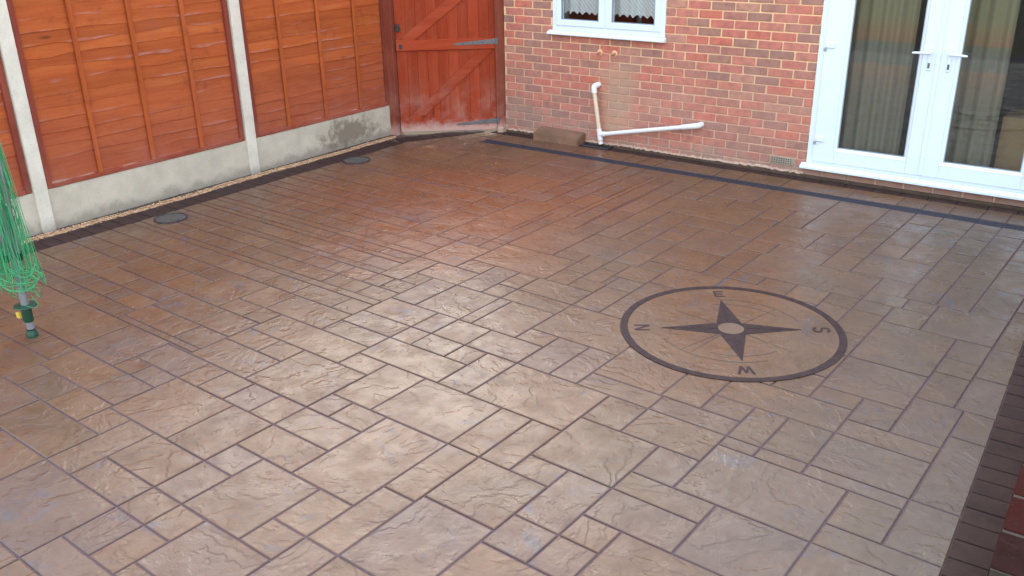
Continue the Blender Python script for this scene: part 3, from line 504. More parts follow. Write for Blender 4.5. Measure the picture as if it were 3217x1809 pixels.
# slabs: rectangles of the stamped pattern (x0, x1, y0, y1 in the pattern's own frame)
TH = math.radians(-1.5); OX, OY = 3.0, -4.0
cT, sT = math.cos(TH), math.sin(TH)
def w2(x, y): return (OX+cT*x-sT*y, OY+sT*x+cT*y)
DRN = (-.0025, -.458, .058)                  # drain line: y = a*x + b, half width
cells = []
for x0, x1, y0, y1 in RECTS:
    poly = [w2(x0, y0), w2(x1, y0), w2(x1, y1), w2(x0, y1)]
    for i in range(len(PATIO)):
        a, b = PATIO[i], PATIO[(i+1) % len(PATIO)]
        ex, ey = b[0]-a[0], b[1]-a[1]; L = math.hypot(ex, ey); n = (ey/L, -ex/L)
        poly = clip(poly, n, n[0]*a[0]+n[1]*a[1])
        if len(poly) < 3: break
    if len(poly) < 3: continue
    # the channel drain cuts across (it starts at x = 0.02)
    lo = clip(poly, (-DRN[0], 1), DRN[1]-DRN[2])
    hi = clip(poly, (DRN[0], -1), -(DRN[1]+DRN[2]))
    if min(p[0] for p in poly) < .02 and max(p[1] for p in poly) > -.55 and max(p[0] for p in poly) < .3:
        cells.append(poly)
    else:
        for q in (lo, hi):
            if len(q) >= 3: cells.append(q)
CPX, CPY = CAM_POS[0], CAM_POS[1]
def in_view(p):
    q = Vector((p[0], p[1], 0))-Vector(CAM_POS)
    x, y, z = r_.dot(q), d_.dot(q), f_.dot(q)
    if z < .2: return 0
    return abs(x/z) < .585 and abs(y/z) < .33
good = []
for poly in cells:
    if area(poly) < 0: poly = poly[::-1]
    if area(poly) < .0022: continue
    c = (sum(p[0] for p in poly)/len(poly), sum(p[1] for p in poly)/len(poly))
    d = math.hypot(c[0]-CPX, c[1]-CPY)
    vis = in_view(c) or any(in_view(p) for p in poly)
    good.append((0 if vis else 1, -area(poly)/d**2 if vis else d, poly, c))
good.sort(key=lambda t: (t[0], t[1]))
rest = MB(); n_slab = 0
rnd = random.Random(5)
def slab_geo(poly, c, k=1.0):
    bot, top0, top1 = inset(poly, .0030*k), inset(poly, .0040*k), inset(poly, .0085*k)
    if len(bot) < 3 or not (len(bot) == len(top0) == len(top1)):
        return None
    n = len(bot); tx, ty, tz = rnd.uniform(-.0022, .0022), rnd.uniform(-.0022, .0022), rnd.uniform(-.0012, .0012)
    zf = lambda p: tz+tx*(p[0]-c[0])+ty*(p[1]-c[1])
    v = [(p[0]-c[0], p[1]-c[1], -.02) for p in bot]+[(p[0]-c[0], p[1]-c[1], zf(p)-.0028) for p in top0]+[(p[0]-c[0], p[1]-c[1], zf(p)) for p in top1]
    f = []
    for r in range(2):
        for i in range(n):
            j = (i+1) % n; f.append((r*n+i, r*n+j, (r+1)*n+j, (r+1)*n+i))
    f.append(tuple(range(2*n, 3*n)))
    return v, f
for vis, key, poly, c in good:
    g = slab_geo(poly, c)
    if g is None: continue
    if n_slab < 300:
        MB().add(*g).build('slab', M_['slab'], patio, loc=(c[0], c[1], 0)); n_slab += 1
    else:
        rest.add([(a+c[0], b+c[1], z) for a, b, z in g[0]], g[1])
if rest.v:
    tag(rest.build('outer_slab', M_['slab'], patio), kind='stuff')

# charcoal sett borders
border = thing('paving_border', 'dark charcoal sett border stamped round the edge of the patio', 'paving border')
del border['label'], border['category']
border['kind'] = 'structure'
def sett_run(a, b, wid0, wid1, side, step, parent=border):
    """setts from a to b; wid0..wid1 is the offset range to the left of travel"""
    L = math.hypot(b[0]-a[0], b[1]-a[1]); ux, uy = (b[0]-a[0])/L, (b[1]-a[1])/L; nx, ny = -uy, ux
    t = 0.0
    while t < L-.02:
        s = min(step*rnd.uniform(.94, 1.06), L-t)
        if L-t-s < .03: s = L-t
        q = [(t+.0014, wid0), (t+s-.0014, wid0), (t+s-.0014, wid1), (t+.0014, wid1)]
        P = [(a[0]+ux*p+nx*w, a[1]+uy*p+ny*w) for p, w in q]
        if area(P) < 0: P = P[::-1]
        c = (sum(p[0] for p in P)/4, sum(p[1] for p in P)/4)
        g = slab_geo(P, c, .35)
        if g: MB().add(*g).build('sett', M_['sett'], parent, loc=(c[0], c[1], .001))
        t += s
sett_run((FX+.005, -8.15), (FX+.005, -1.0), .0, .21, 1, .118)                 # along the fence
sett_run((FX-.02, -.985), (-.17, -.155), .012, .215, 1, .125)                    # under the gate
sett_run((-.12, -.130), (5.30, -.130), .0, .105, 1, .215)                         # along the house
sett_run((5.582, -8.15), (5.262, -.14), -.16, .005, 1, .118)                    # along the low wall

sb = MB(); n_ = 140; v = []
for i in range(n_+1):
    y = -7.2+6.4*i/n_; cx = -.872+.012*math.sin(y*3.1)+.006*math.sin(y*11); w_ = rnd.uniform(.022, .034)
    v += [(cx-w_, y, -.013), (cx, y, rnd.uniform(-.002, .003)), (cx+w_, y, -.013)]
sb.add(v, [(3*i+k, 3*i+k+1, 3*i+k+4, 3*i+k+3) for i in range(n_) for k in range(2)])
tag(sb.build('sand', M_['gravel']), 'sandy bed under the line of pale gravel by the fence', 'sand', kind='stuff')
# pale stones lying along the gap behind the fence border
gv = MB()
for i in range(3400):
    y = rnd.uniform(-7.2, -.85)
    cx = -.872+.012*math.sin(y*3.1)+.006*math.sin(y*11)
    x = rnd.gauss(cx, .021); r = rnd.uniform(.003, .008); z = -.010+r*.6+max(0, .016-abs(x-cx)*.7)
    ax, ay, az = r*rnd.uniform(.8, 1.5), r*rnd.uniform(.8, 1.5), r*rnd.uniform(.6, .9); t = rnd.uniform(0, PI)
    pts = [(ax, 0, 0), (0, ay, 0), (-ax, 0, 0), (0, -ay, 0), (0, 0, az), (0, 0, -az)]
    gv.add([(x+p[0]*math.cos(t)-p[1]*math.sin(t), y+p[0]*math.sin(t)+p[1]*math.cos(t), z+p[2]) for p in pts],
           [(0, 1, 4), (1, 2, 4), (2, 3, 4), (3, 0, 4), (1, 0, 5), (2, 1, 5), (3, 2, 5), (0, 3, 5)])
tag(gv.build('gravel', M_['gravel']), 'pale gravel scattered in a line between gravel boards and dark border', 'gravel', kind='stuff')
gv = MB()
for i in range(900):
    y = rnd.uniform(-.985, -.80); x = rnd.uniform(-1.0, -.8)
    y = rnd.uniform(-8.0, -.72); x = rnd.uniform(-.985, -.81); r = rnd.uniform(.003, .008); z = -.012+r*.5
    pts = [(r, 0, 0), (0, r, 0), (-r, 0, 0), (0, -r, 0), (0, 0, r*.8)]
    gv.add([(x+p[0], y+p[1], z+p[2]) for p in pts], [(0, 1, 4), (1, 2, 4), (2, 3, 4), (3, 0, 4)])
tag(gv.build('soil_crumbs', M_['soil']), 'dark soil crumbs lying at the foot of the gravel boards', 'soil', kind='stuff')

# ------------------------------------------------------------------ compass
cx, cy, cr = 3.992, -3.24, .618
comp = thing('compass_medallion', 'round stained compass rose with N E S W letters set in the paving', 'compass', (cx, cy, .0026))
def ring_poly(r, n=96): return [(r*math.cos(2*PI*i/n), r*math.sin(2*PI*i/n)) for i in range(n)]
def ring(r0, r1, z0, z1, n=96, a0=0, a1=2*PI):
    m = MB(); closed = abs(a1-a0-2*PI) < 1e-6; k = n if closed else n+1
    v = []
    for i in range(k):
        a = a0+(a1-a0)*i/n
        c, s = math.cos(a), math.sin(a)
        v += [(r0*c, r0*s, z0), (r1*c, r1*s, z0), (r1*c, r1*s, z1), (r0*c, r0*s, z1)]
    f = []
    for i in range(n):
        j = (i+1) % k
        for e in range(4):
            f.append((i*4+e, i*4+(e+1) % 4, j*4+(e+1) % 4, j*4+e))
    if not closed: f += [(0, 3, 2, 1), (n*4, n*4+1, n*4+2, n*4+3)]
    return m.add(v, f)
MB().prism(ring_poly(cr-.042), -.02, .0).build('disc', M_['disc'], comp)
ring(cr-.040, cr, -.02, .0012).build('outer_ring', M_['stain'], comp)
# direction of N is measured from the picture: tip N (3.665,-3.428), S (4.311,-3.016), E (3.746,-2.878), W (4.199,-3.559)
aN = math.atan2(-3.428+3.016, 3.665-4.311); 
dirs = {'N': aN, 'E': aN-PI/2, 'S': aN+PI, 'W': aN+PI/2}
hub_r = .072; LEN = {'N': .385, 'S': .385, 'E': .405, 'W': .395}; 
for k, a in dirs.items():
    u = Vector((math.cos(a), math.sin(a))); n = Vector((-u.y, u.x)); L = LEN[k]
    for s in (-1, 1):
        base = .098
        P = [(0, 0), tuple(u*L), tuple((u+n*s)*base*.72)]
        P = [Vector(p) for p in P]
        # keep a hair line between the halves of the north and south points
        off = n*s*(.0018 if k in 'NS' else .0004)
        Q = [tuple(p+off) for p in P]
        if area(Q) < 0: Q = Q[::-1]
        MB().prism(Q, .0002, .0014+.0002*(k in 'NS')).build('star_point', M_['stain'], comp)
MB().prism(ring_poly(hub_r, 48), .0003, .0024).build('hub', M_['hub'], comp)
def strokes(name, segs, wd, org, ang):
    """flat letter drawn with bars; local x right, y up"""
    m = MB(); c, s = math.cos(ang), math.sin(ang)
    tr = lambda p: (org[0]+c*p[0]-s*p[1], org[1]+s*p[0]+c*p[1])
    for i, (a, b) in enumerate(segs):
        a, b = Vector(a), Vector(b); d = (b-a).normalized(); n = Vector((-d.y, d.x))*wd/2; e = d*wd*.5*.0
        q = [tr(a-n-e), tr(b-n+e), tr(b+n+e), tr(a+n-e)]
        if area(q) < 0: q = q[::-1]
        m.prism(q, .0002, .0013+.00015*i)
    return m.build(name, M_['letter'], comp)
h = .042; w = .030; wd = .0135
sarc = [(.028, .026), (.018, .038), (0, .042), (-.02, .036), (-.027, .022), (-.02, .008), (.0, .0), (.02, -.008), (.027, -.022), (.02, -.036), (0, -.042), (-.018, -.038), (-.028, -.026)]
LET = {'N': [((-w, -h), (-w, h)), ((-w, h), (w, -h)), ((w, -h), (w, h))],
       'E': [((-w*.8, -h), (-w*.8, h)), ((-w*.8, h-.006), (w, h-.006)), ((-w*.8, 0), (w*.75, 0)), ((-w*.8, -h+.006), (w, -h+.006))],
       'S': list(zip(sarc[:-1], sarc[1:])),
       'W': [((-w*1.3, h), (-w*.62, -h)), ((-w*.62, -h), (0, h*.7)), ((0, h*.7), (w*.62, -h)), ((w*.62, -h), (w*1.3, h))]}
for k, a in dirs.items():
    org = (math.cos(a)*.497, math.sin(a)*.497)
    strokes('letter', LET[k], wd, org, a-PI/2)          # every letter stands with its head outward
for r, a0, a1 in ((.405, .35, 1.9), (.405, 3.4, 4.75), (.335, 3.7, 4.9), (.335, 1.1, 2.2)):
    ring(r, r+.006, .0002, .0009, 40, aN+a0, aN+a1).build('faint_arc', M_['faint'], comp)
for a in (.72, .86, -.72, -2.4, 2.35):
    u = Vector((math.cos(aN+a), math.sin(aN+a))); n = Vector((-u.y, u.x))*.0035
    q = [tuple(u*.1-n), tuple(u*.40-n*.3), tuple(u*.40+n*.3), tuple(u*.1+n)]
    MB().prism(q, .0002, .0009).build('faint_ray', M_['faint'], comp)

# ------------------------------------------------------------------ channel drain
drain = thing('channel_drain', 'long narrow dark channel drain across the paving in front of the house', 'drain')
ang = math.atan(DRN[0])
def dpt(x, o): return (x, DRN[0]*x+DRN[1]+o)
MB().prism([dpt(.03, -.057), dpt(5.28, -.057), dpt(5.28, .057), dpt(.03, .057)], -.06, -.0085).build('channel', M_['drain_dark'], drain)
for s in (-1, 1):
    a, b = (.040, .0555) if s > 0 else (-.0555, -.040)
    MB().prism([dpt(.03, a), dpt(5.28, a), dpt(5.28, b), dpt(.03, b)], -.03, .0).build('edge_rail', M_['drain'], drain)
gm = MB(); gl = .5
gm.box((0, -.0395, -.008), (gl-.004, -.026, -.001)).box((0, .026, -.008), (gl-.004, .0395, -.001)).box((0, -.004, -.008), (gl-.004, .004, -.0012))
t = 0.003
while t < gl-.01:
    gm.box((t, -.0262, -.008), (t+.0115, -.0038, -.0016)); gm.box((t, .0038, -.008), (t+.0115, .0262, -.0016)); t += .0165
gme = gm.mesh('grating', M_['drain'])
x = .032
while x < 5.2:
    y = dpt(x, 0)[1]
    link('grating', gme, drain, (x, y, 0), ang); x += gl

# ------------------------------------------------------------------ round inspection covers
def cover(x, y, r, lab):
    t = thing('inspection_cover', lab, 'manhole cover', (x, y, .0), 0, 'round inspection covers')
    ring(r-.014, r, -.015, .006, 48).build('frame', M_['black'], t)
    m = MB().prism(ring_poly(r-.016, 48), -.012, .0035)
    o = m.build('lid', M_['cover'], t)
    rb = MB()
    for i in range(-4, 5):
        hw = math.sqrt(max(0, (r-.03)**2-(i*.022)**2))
        if hw > .02: rb.box((-hw, i*.022-.003, .0036), (hw, i*.022+.003, .0055))
    rb.build('tread_rib', M_['cover'], t)
    for s in (-1, 1):
        MB().prism([(s*(r-.032)+.008*math.cos(q*PI/4), .008*math.sin(q*PI/4)) for q in range(8)], .0037, .0058).build('lifting_eye', M_['black'], t)
cover(-.437, -3.825, .128, 'round grey inspection cover in the paving, the one nearer the green clothes line')
cover(-.488, -1.757, .132, 'round grey inspection cover in the paving, nearer the red gate')

# ------------------------------------------------------------------ fence
fence = thing('garden_fence', 'orange waney lap fence with pale concrete posts and gravel boards along the patio', 'fence', (-1.0, -3.6, 0))
def child(o, parent, x, y, z):
    """part placed by world position under an Empty or part that only has a location"""
    o.parent = parent
    p = Vector(parent.location)
    q = parent.parent
    while q is not None: p += Vector(q.location); q = q.parent
    o.location = (x-p.x, y-p.y, z-p.z)
    return o
for y in (-6.47, -4.52, -2.57):
    m = MB()
    m.box((-1.075, -.052, -.08), (-1.045, .052, 1.86), .006); m.box((-1.045, -.022, -.08), (-1.0, .022, 1.86)); m.box((-1.0, -.052, -.08), (-.955, .052, 1.86), .007)
    child(m.build('fence_post', M_['post']), fence, 0, y, 0)
def waney(L, hgt, seed):
    """one board: straight top, wandering lower edge, tilted outwards at the foot"""
    r = random.Random(seed); n = 26; m = MB(); v = []
    k = [(r.uniform(.6, 1.4)*2*PI*i/L, r.uniform(0, 6.3), r.uniform(.2, 1)/i**.7) for i in range(1, 7)]
    amp = r.uniform(.004, .013)
    for i in range(n+1):
        y = -L/2+L*i/n; e = sum(a*math.sin(f*y+p) for f, p, a in k)*amp
        bow = .003*math.sin(y*2.2+seed)
        # x grows outwards to the patio
        v += [(-.004, y, hgt), (.004, y, hgt), (.010+bow, y, e), (.002+bow, y, e-.001)]
    f = []
    for i in range(n):
        for q in range(4): f.append((i*4+q, i*4+(q+1) % 4, (i+1)*4+(q+1) % 4, (i+1)*4+q))
    f += [(0, 1, 2, 3), (n*4+3, n*4+2, n*4+1, n*4)]
    return m.add(v, f)
def panel(y0, y1, seed):
    r = random.Random(seed); yc, L = (y0+y1)/2, y1-y0
    f = MB()
    for k in (-1, 1): f.box((-.02, k*(L/2-.024)-.021, .0), (.022, k*(L/2-.024)+.021, 1.55), .002)
    f.box((-.03, -L/2, 1.552), (.03, L/2, 1.575), .003)
    t = child(f.build('fence_panel', M_['edge']), fence, -1.0, yc, .305)
    z = .028; i = 0
    while z < 1.50:
        p = r.uniform(.078, .102); p = min(p, 1.53-z)
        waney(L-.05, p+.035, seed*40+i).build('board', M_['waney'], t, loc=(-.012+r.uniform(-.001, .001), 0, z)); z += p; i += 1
    for k in (-1, 0, 1):
        MB().box((.0025, k*.472-.019, .03), (.019, k*.472+.019, 1.53), .003).build('batten', M_['batten'], t)
        MB().box((-.04, k*.472-.019, .03), (-.022, k*.472+.019, 1.53)).build('batten', M_['batten'], t)
    MB().box((-.022, -L/2+.046, .0), (.026, L/2-.046, .032), .003).build('bottom_rail', M_['rail'], t)
    return t
panel(-6.412, -4.578, 1); panel(-4.462, -2.628, 2); panel(-2.512, -.742, 3)
for y0, y1, l in ((-6.412, -4.578, None), (-4.462, -2.628, None), (-2.512, -.742, 'gravel board with a brown stain')):
    o = child(MB().box((-.025, y0-(y0+y1)/2-.02, -.07), (.02, y1-(y0+y1)/2+.02, .303), .005).build('gravel_board', M_['gboard']), fence, -1.0, (y0+y1)/2, 0)
    tag(o, l)

# ------------------------------------------------------------------ gate
GA, GB = Vector((-.90, -.70)), Vector((-.05, .03))
gang = math.atan2(GB.y-GA.y, GB.x-GA.x)
gate = thing('garden_gate', 'red stained boarded garden gate with diagonal braces and grey strap hinges', 'gate', (GA.x, GA.y, 0), gang)
# local x runs along the gate, local -y faces the patio
x = .012; 
while x < 1.02:
    w_ = .1065 if x+.1065 < 1.02 else 1.03-x
    MB().box((x+.0004, -.002, .014), (x+w_-.0008, .018, 1.80), .0014).build('board', M_['gate'], gate); x += w_
MB().box((.02, .0182, .05), (1.02, .022, 1.78)).build('backing', M_['gate'], gate)
for z0, z1 in ((.018, .140), (.862, .968), (1.60, 1.70)):
    MB().box((.012, -.026, z0), (1.03, -.0025, z1), .004).build('rail', M_['gate_rail'], gate)
def brace(a, b, wd):
    a, b = Vector(a), Vector(b); d = (b-a).normalized(); n = Vector((-d.y, d.x))*wd/2
    P = [(a-n), (b-n), (b+n), (a+n)]
    m = MB(); v = [(p.x, -.014, p.y) for p in P]+[(p.x, -.003, p.y) for p in P]
    m.add(v, [(0, 1, 2, 3), (7, 6, 5, 4), (0, 4, 5, 1), (1, 5, 6, 2), (2, 6, 7, 3), (3, 7, 4, 0)])
    return m.build('brace', M_['gate_rail'], gate)
brace((.14, .13), (.97, .88), .10)
brace((.10, .95), (.98, 1.62), .10)
def strap(z, rz):
    s = MB(); v = []
    for (xx, hh) in ((.60, .006), (.66, .012), (1.03, .026)):
        v += [(xx, -.031, z-hh+rz*(xx-1)), (xx, -.031, z+hh+rz*(xx-1)), (xx, -.0265, z+hh+rz*(xx-1)), (xx, -.0265, z-hh+rz*(xx-1))]
    f = [(0, 1, 2, 3), (8, 11, 10, 9)]
    for i in range(2):
        for q in range(4): f.append((i*4+q, i*4+(q+1) % 4, (i+1)*4+(q+1) % 4, (i+1)*4+q))
    s.add(v, f)
    o = s.build('strap_hinge', M_['iron'], gate)
    MB().box((1.03, -.036, z-.034), (1.058, -.022, z+.034), .003).build('hinge_plate', M_['iron'], o)
    MB().tube([(1.036, -.037, z-.034), (1.036, -.037, z+.034)], .007, 10).build('hinge_knuckle', M_['iron'], o)
    for xx in (.70, .80, .90, 1.0):
        MB().tube([(xx, -.033, z+rz*(xx-1)), (xx, -.0305, z+rz*(xx-1))], .005, 8).build('bolt_head', M_['black'], o)
strap(.935, .05); strap(.112, .07); strap(1.65, .0)
# ring latch
la = MB().box((.018, -.012, 1.05), (.058, -.003, 1.13), .003).build('latch_plate', M_['black'], gate)
MB().tube([(.038+.024*math.cos(a*PI/8), -.018, 1.082+.024*math.sin(a*PI/8)) for a in range(17)], .004, 8, False).build('latch_ring', M_['black'], la)
MB().box((.045, -.034, .885), (.075, -.0265, .925), .002).build('bolt_plate', M_['black'], gate)
gp = MB().box((-.055, -.05, -.08), (.055, .05, 1.90), .004).build('gate_post', M_['gate_post'], None, loc=(-.952, -.705, 0), rz=math.radians(8))
tag(gp, 'red brown timber gate post at the latch side, against the gravel board', 'gate post', 'timber gate posts')
gp = MB().box((-.055, -.03, .012), (.05, .05, 1.90), .004).build('gate_post', M_['gate_post'], None, loc=(-.0765, .0075, 0), rz=gang)
tag(gp, 'red timber gate post at the hinge side, against the brick wall', 'gate post', 'timber gate posts')
gb = MB().box((-.035, -.05, -.02), (.035, .045, .055), .012).build('mortar_lump', M_['mortar_rag'], None, loc=(-.055, -.045, 0), rz=gang)
tag(gb, 'pale lump of mortar at the foot of the hinge side gate post', 'mortar')

# ------------------------------------------------------------------ house
house = thing('brick_house', 'red brick house wall with white window and white french doors', 'house')
HX0, HX1, HZ = -.02, 8.6, 2.62
DX0, DX1, DZ0, DZ1 = 3.232, 5.125, .092, 2.12
WX0, WX1, WZ0, WZ1 = .585, 1.815, 1.05, 2.11
mw = MB()
YF, YB = .0075, .12
def mw_box(x0, x1, z0, z1): mw.box((x0, YF, z0), (x1, YB, z1))
mw_box(HX0, WX0, -.08, HZ); mw_box(WX0, WX1, -.08, WZ0); mw_box(WX0, WX1, WZ1, HZ); mw_box(WX1, DX0, -.08, HZ)
mw_box(DX0, DX1, -.08, DZ0-.004); mw_box(DX0, DX1, DZ1, HZ); mw_box(DX1, HX1, -.08, HZ)
mw.build('mortar_wall', M_['mortar'], house)
sw = MB().box((HX0, YB+.001, -.08), (HX0+.1, 6.0, HZ)).box((HX1-.1, YB+.001, -.08), (HX1, 6.0, HZ)).box((HX0+.1, 5.9, -.08), (HX1-.1, 6.0, HZ))
sw.build('side_wall', M_['mortar'], house)
MB().box((HX0-.05, -.08, HZ+.001), (HX1+.1, 6.1, HZ+.06)).build('roof', M_['roof'], house)
MB().box((HX0-.05, -.1, HZ-.16), (HX1+.1, -.082, HZ+.065)).build('fascia', M_['upvc'], house)
# bricks
def brick_mesh(L, seed):
    r = random.Random(seed)
    m = MB().box((-L/2, .0, -.0325), (L/2, .03, .0325), .0035)
    m.v = [(x+r.uniform(-.0012, .0012), y+(r.uniform(-.0008, .0008)), z+r.uniform(-.001, .001)) for x, y, z in m.v]
    return m.mesh('brick', M_['brick'])
BM = {}
def get_brick(L, r):
    key = (round(L, 2), r.randrange(4))
    if key not in BM: BM[key] = brick_mesh(key[0], hash(key) & 0xffff)
    return BM[key]
rb = random.Random(21)
far = MB(); nb = 0; pool = []
VENT = (2.905, 3.13, .075, .15)
for c in range(-1, 34):
    z0 = c*.075; zc = z0+.0375
    k = 18-c                       # course number counted from the top of the picture
    off = 0.0 if k % 2 == 0 else .1125
    n = 0
    while True:
        xa = (n-1)*.225+off; xb = xa+.225; n += 1
        if xa > HX1: break
        xa, xb = max(xa, HX0), min(xb, HX1)
        parts = [(xa, xb)]
        for (bx0, bx1, bz0, bz1) in ((DX0, DX1, DZ0-.03, DZ1), (WX0, WX1, WZ0-.02, WZ1), VENT):
            if zc < bz0 or zc > bz1: continue
            new = []
            for a, b in parts:
                if b <= bx0 or a >= bx1: new.append((a, b))
                else:
                    if a < bx0-.03: new.append((a, bx0))
                    if b > bx1+.03: new.append((bx1, b))
            parts = new
        for a, b in parts:
            if b-a < .05: continue
            L = b-a-.0105; xc = (a+b)/2
            if DX0 < xc < DX1 and zc < DZ0: pri = 1
            else: pri = 0 if (zc < 1.58 and xc < 3.3) else 2
            pool.append((pri, zc, xc, L))
pool.sort(key=lambda t: (t[0], t[1]))
for pri, zc, xc, L in pool:
    me = get_brick(L, rb)
    y = rb.uniform(-.0015, .0015); xx = xc+rb.uniform(-.002, .002); zz = zc+rb.uniform(-.0012, .0012)
    if nb < 299:
        o = link('brick', me, house, (xx, y, zz)); o.rotation_euler = (0, rb.uniform(-.006, .006), 0); nb += 1
    else:
        far.add([(v.co.x+xx, v.co.y+y, v.co.z+zz) for v in me.vertices], [p.vertices[:] for p in me.polygons])
tag(far.build('upper_brick', M_['brick'], house), kind='stuff')
# air brick beside the door
vm = MB().box((VENT[0]+.005, -.006, VENT[2]+.004), (VENT[1]-.005, .03, VENT[3]-.006), .003)
av = vm.build('air_brick', M_['vent'], house)
hb = MB()
for i in range(9):
    for j in range(3):
        hb.box((VENT[0]+.022+i*.021, -.0075, VENT[2]+.016+j*.018), (VENT[0]+.030+i*.021, -.0055, VENT[2]+.025+j*.018))
hb.build('vent_hole', M_['drain_dark'], av)
# ragged mortar fillet along the foot of the wall
mf = MB(); r = random.Random(4); n = 170; v = []
for i in range(n+1):
    x = .02+(3.2)*i/n; e = r.uniform(-.007, .007); hz = .033+r.uniform(-.006, .008)+.004*math.sin(x*5)
    v += [(x, .004, hz+.008), (x, -.011+e*.6, hz), (x, -.015+e*.6, hz-.011), (x, .004, hz-.014)]
f = []
for i in range(n):
    for q in range(3): f.append((i*4+q, i*4+q+1, (i+1)*4+q+1, (i+1)*4+q))
mf.add(v, f)
tag(mf.build('mortar_fillet', M_['mortar_rag'], house))
MB().box((.0, -.022, -.02), (5.2, .006, .022), .004).build('damp_footing', M_['soil'], house)
# copper stubs
for x in (1.133, 1.297):
    s = MB().tube([(x, .02, .905), (x, -.012, .905), (x+.002, -.026, .902), (x+.004, -.034, .896)], .0125, 12)
    smooth_by_angle(s.build('copper_stub', M_['copper'], house), 50)
    MB().tube([(x, .004, .908), (x, -.004, .908)], .03, 14).build('mortar_plug', M_['mortar'], house)

def frame(mb, x0, x1, z0, z1, w, y0, y1, ch=.004):
    """four butted bars"""
    mb.box((x0, y0, z0), (x0+w, y1, z1), ch).box((x1-w, y0, z0), (x1, y1, z1), ch)
    mb.box((x0+w+.0002, y0+.0003, z0), (x1-w-.0002, y1, z0+w), ch).box((x0+w+.0002, y0+.0003, z1-w), (x1-w-.0002, y1, z1), ch)
    return mb
# window
win = frame(MB(), WX0, WX1, WZ0+.035, WZ1, .052, -.004, .07).box((1.165, -.0035, WZ0+.088), (1.205, .07, WZ1-.053), .003).build('window', M_['upvc'], house)
sm = MB()
P = [(-.052, 1.050), (-.052, 1.062), (-.040, 1.072), (-.0045, 1.0845), (.05, 1.0845), (.05, 1.046), (-.040, 1.044)]
n = len(P)
v = [(.545, y, z) for y, z in P]+[(1.832, y, z) for y, z in P]
sm.add(v, [tuple(range(n)), tuple(range(2*n-1, n-1, -1))]+[(i, i+n, (i+1) % n+n, (i+1) % n) for i in range(n)])
sm.build('sill', M_['upvc'], win)
for x0, x1 in ((.632, 1.172), (1.198, 1.768)):
    fr = frame(MB(), x0, x1, WZ0+.082, WZ1-.05, .058, -.018, .05, .007).build('casement', M_['upvc'], win)
    frame(MB(), x0+.0585, x1-.0585, WZ0+.1405, WZ1-.1085, .006, -.012, .012, 0).build('gasket', M_['gasket'], win)
    MB().box((x0+.06, .010, WZ0+.142), (x1-.06, .014, WZ1-.11)).build('pane', M_['glass'], win)
# french doors
DM = 4.172
door = MB()
fw = .062
door.box((DX0, -.004, DZ0+.036), (DX0+fw, .075, DZ1), .004).box((DX1-fw, -.004, DZ0+.036), (DX1, .075, DZ1), .004)
door.box((DX0+fw+.0003, -.0035, DZ1-fw), (DX1-fw-.0003, .075, DZ1), .004).box((DX0+fw+.0003, -.0035, DZ0+.036), (DX1-fw-.0003, .075, DZ0+.075), .003)
door = door.build('french_door', M_['upvc'], house)
sm = MB(); P = [(-.058, .088), (-.058, .104), (-.044, .112), (-.0045, .1275), (.06, .1275), (.06, .086), (-.044, .083)]; n = len(P)
v = [(3.195, y, z) for y, z in P]+[(5.16, y, z) for y, z in P]
sm.add(v, [tuple(range(n)), tuple(range(2*n-1, n-1, -1))]+[(i, i+n, (i+1) % n+n, (i+1) % n) for i in range(n)])
sm.build('sill', M_['upvc'], door)
GLZ0, GLZ1 = .265, 1.98
for x0, x1, g0, g1 in ((DX0+fw-.012, DM-.002, 3.462, 4.045), (DM+.002, DX1-fw+.012, 4.300, 4.892)):
    z0, z1 = DZ0+.062, DZ1-fw+.012
    m = MB().box((x0, -.020, z0), (g0, .052, z1), .006).box((g1, -.020, z0), (x1, .052, z1), .006)
    m.box((g0+.0002, -.0197, z0), (g1-.0002, .052, GLZ0), .006).box((g0+.0002, -.0197, GLZ1), (g1-.0002, .052, z1), .006)
    m.build('door_leaf', M_['upvc'], door)
    # sloping glazing beads
    bd = MB(); q0 = [(g0-.004, GLZ0-.004), (g1+.004, GLZ0-.004), (g1+.004, GLZ1+.004), (g0-.004, GLZ1+.004)]; q1 = [(g0+.02, GLZ0+.02), (g1-.02, GLZ0+.02), (g1-.02, GLZ1-.02), (g0+.02, GLZ1-.02)]
    v = [(a, -.0215, b) for a, b in q0]+[(a, -.004, b) for a, b in q1]+[(a, .01, b) for a, b in q1]
    bd.add(v, [(i, (i+1) % 4, (i+1) % 4+4, i+4) for i in range(4)]+[(i+4, (i+1) % 4+4, (i+1) % 4+8, i+8) for i in range(4)])
    bd.build('glazing_bead', M_['upvc'], door)
    frame(MB(), g0+.019, g1-.019, GLZ0+.019, GLZ1-.019, .007, -.0045, .0095, 0).build('gasket', M_['gasket'], door)
    MB().box((g0+.012, .010, GLZ0+.012), (g1-.012, .014, GLZ1-.012)).build('pane', M_['glass'], door)
MB().box((DM-.022, -.030, DZ0+.07), (DM+.012, -.0205, DZ1-fw+.005), .004).build('meeting_strip', M_['upvc'], door)
for s, hx in ((-1, 4.105), (1, 4.247)):
    MB().box((hx-.014, -.030, .985), (hx+.014, -.0205, 1.165), .005).build('handle_plate', M_['upvc'], door)
    hd = MB().tube([(hx, -.028, 1.122), (hx, -.062, 1.122)], .009, 10)
    hd.tube([(hx-s*.006, -.062, 1.122), (hx+s*.03, -.066, 1.123), (hx+s*.115, -.058, 1.118), (hx+s*.125, -.052, 1.117)], [.010, .011, .009, .007], 10)
    smooth_by_angle(hd.build('handle', M_['upvc'], door), 50)
    MB().box((hx-.008, -.0325, 1.005), (hx+.008, -.0302, 1.045), .002).build('lock_cylinder', M_['iron'], door)
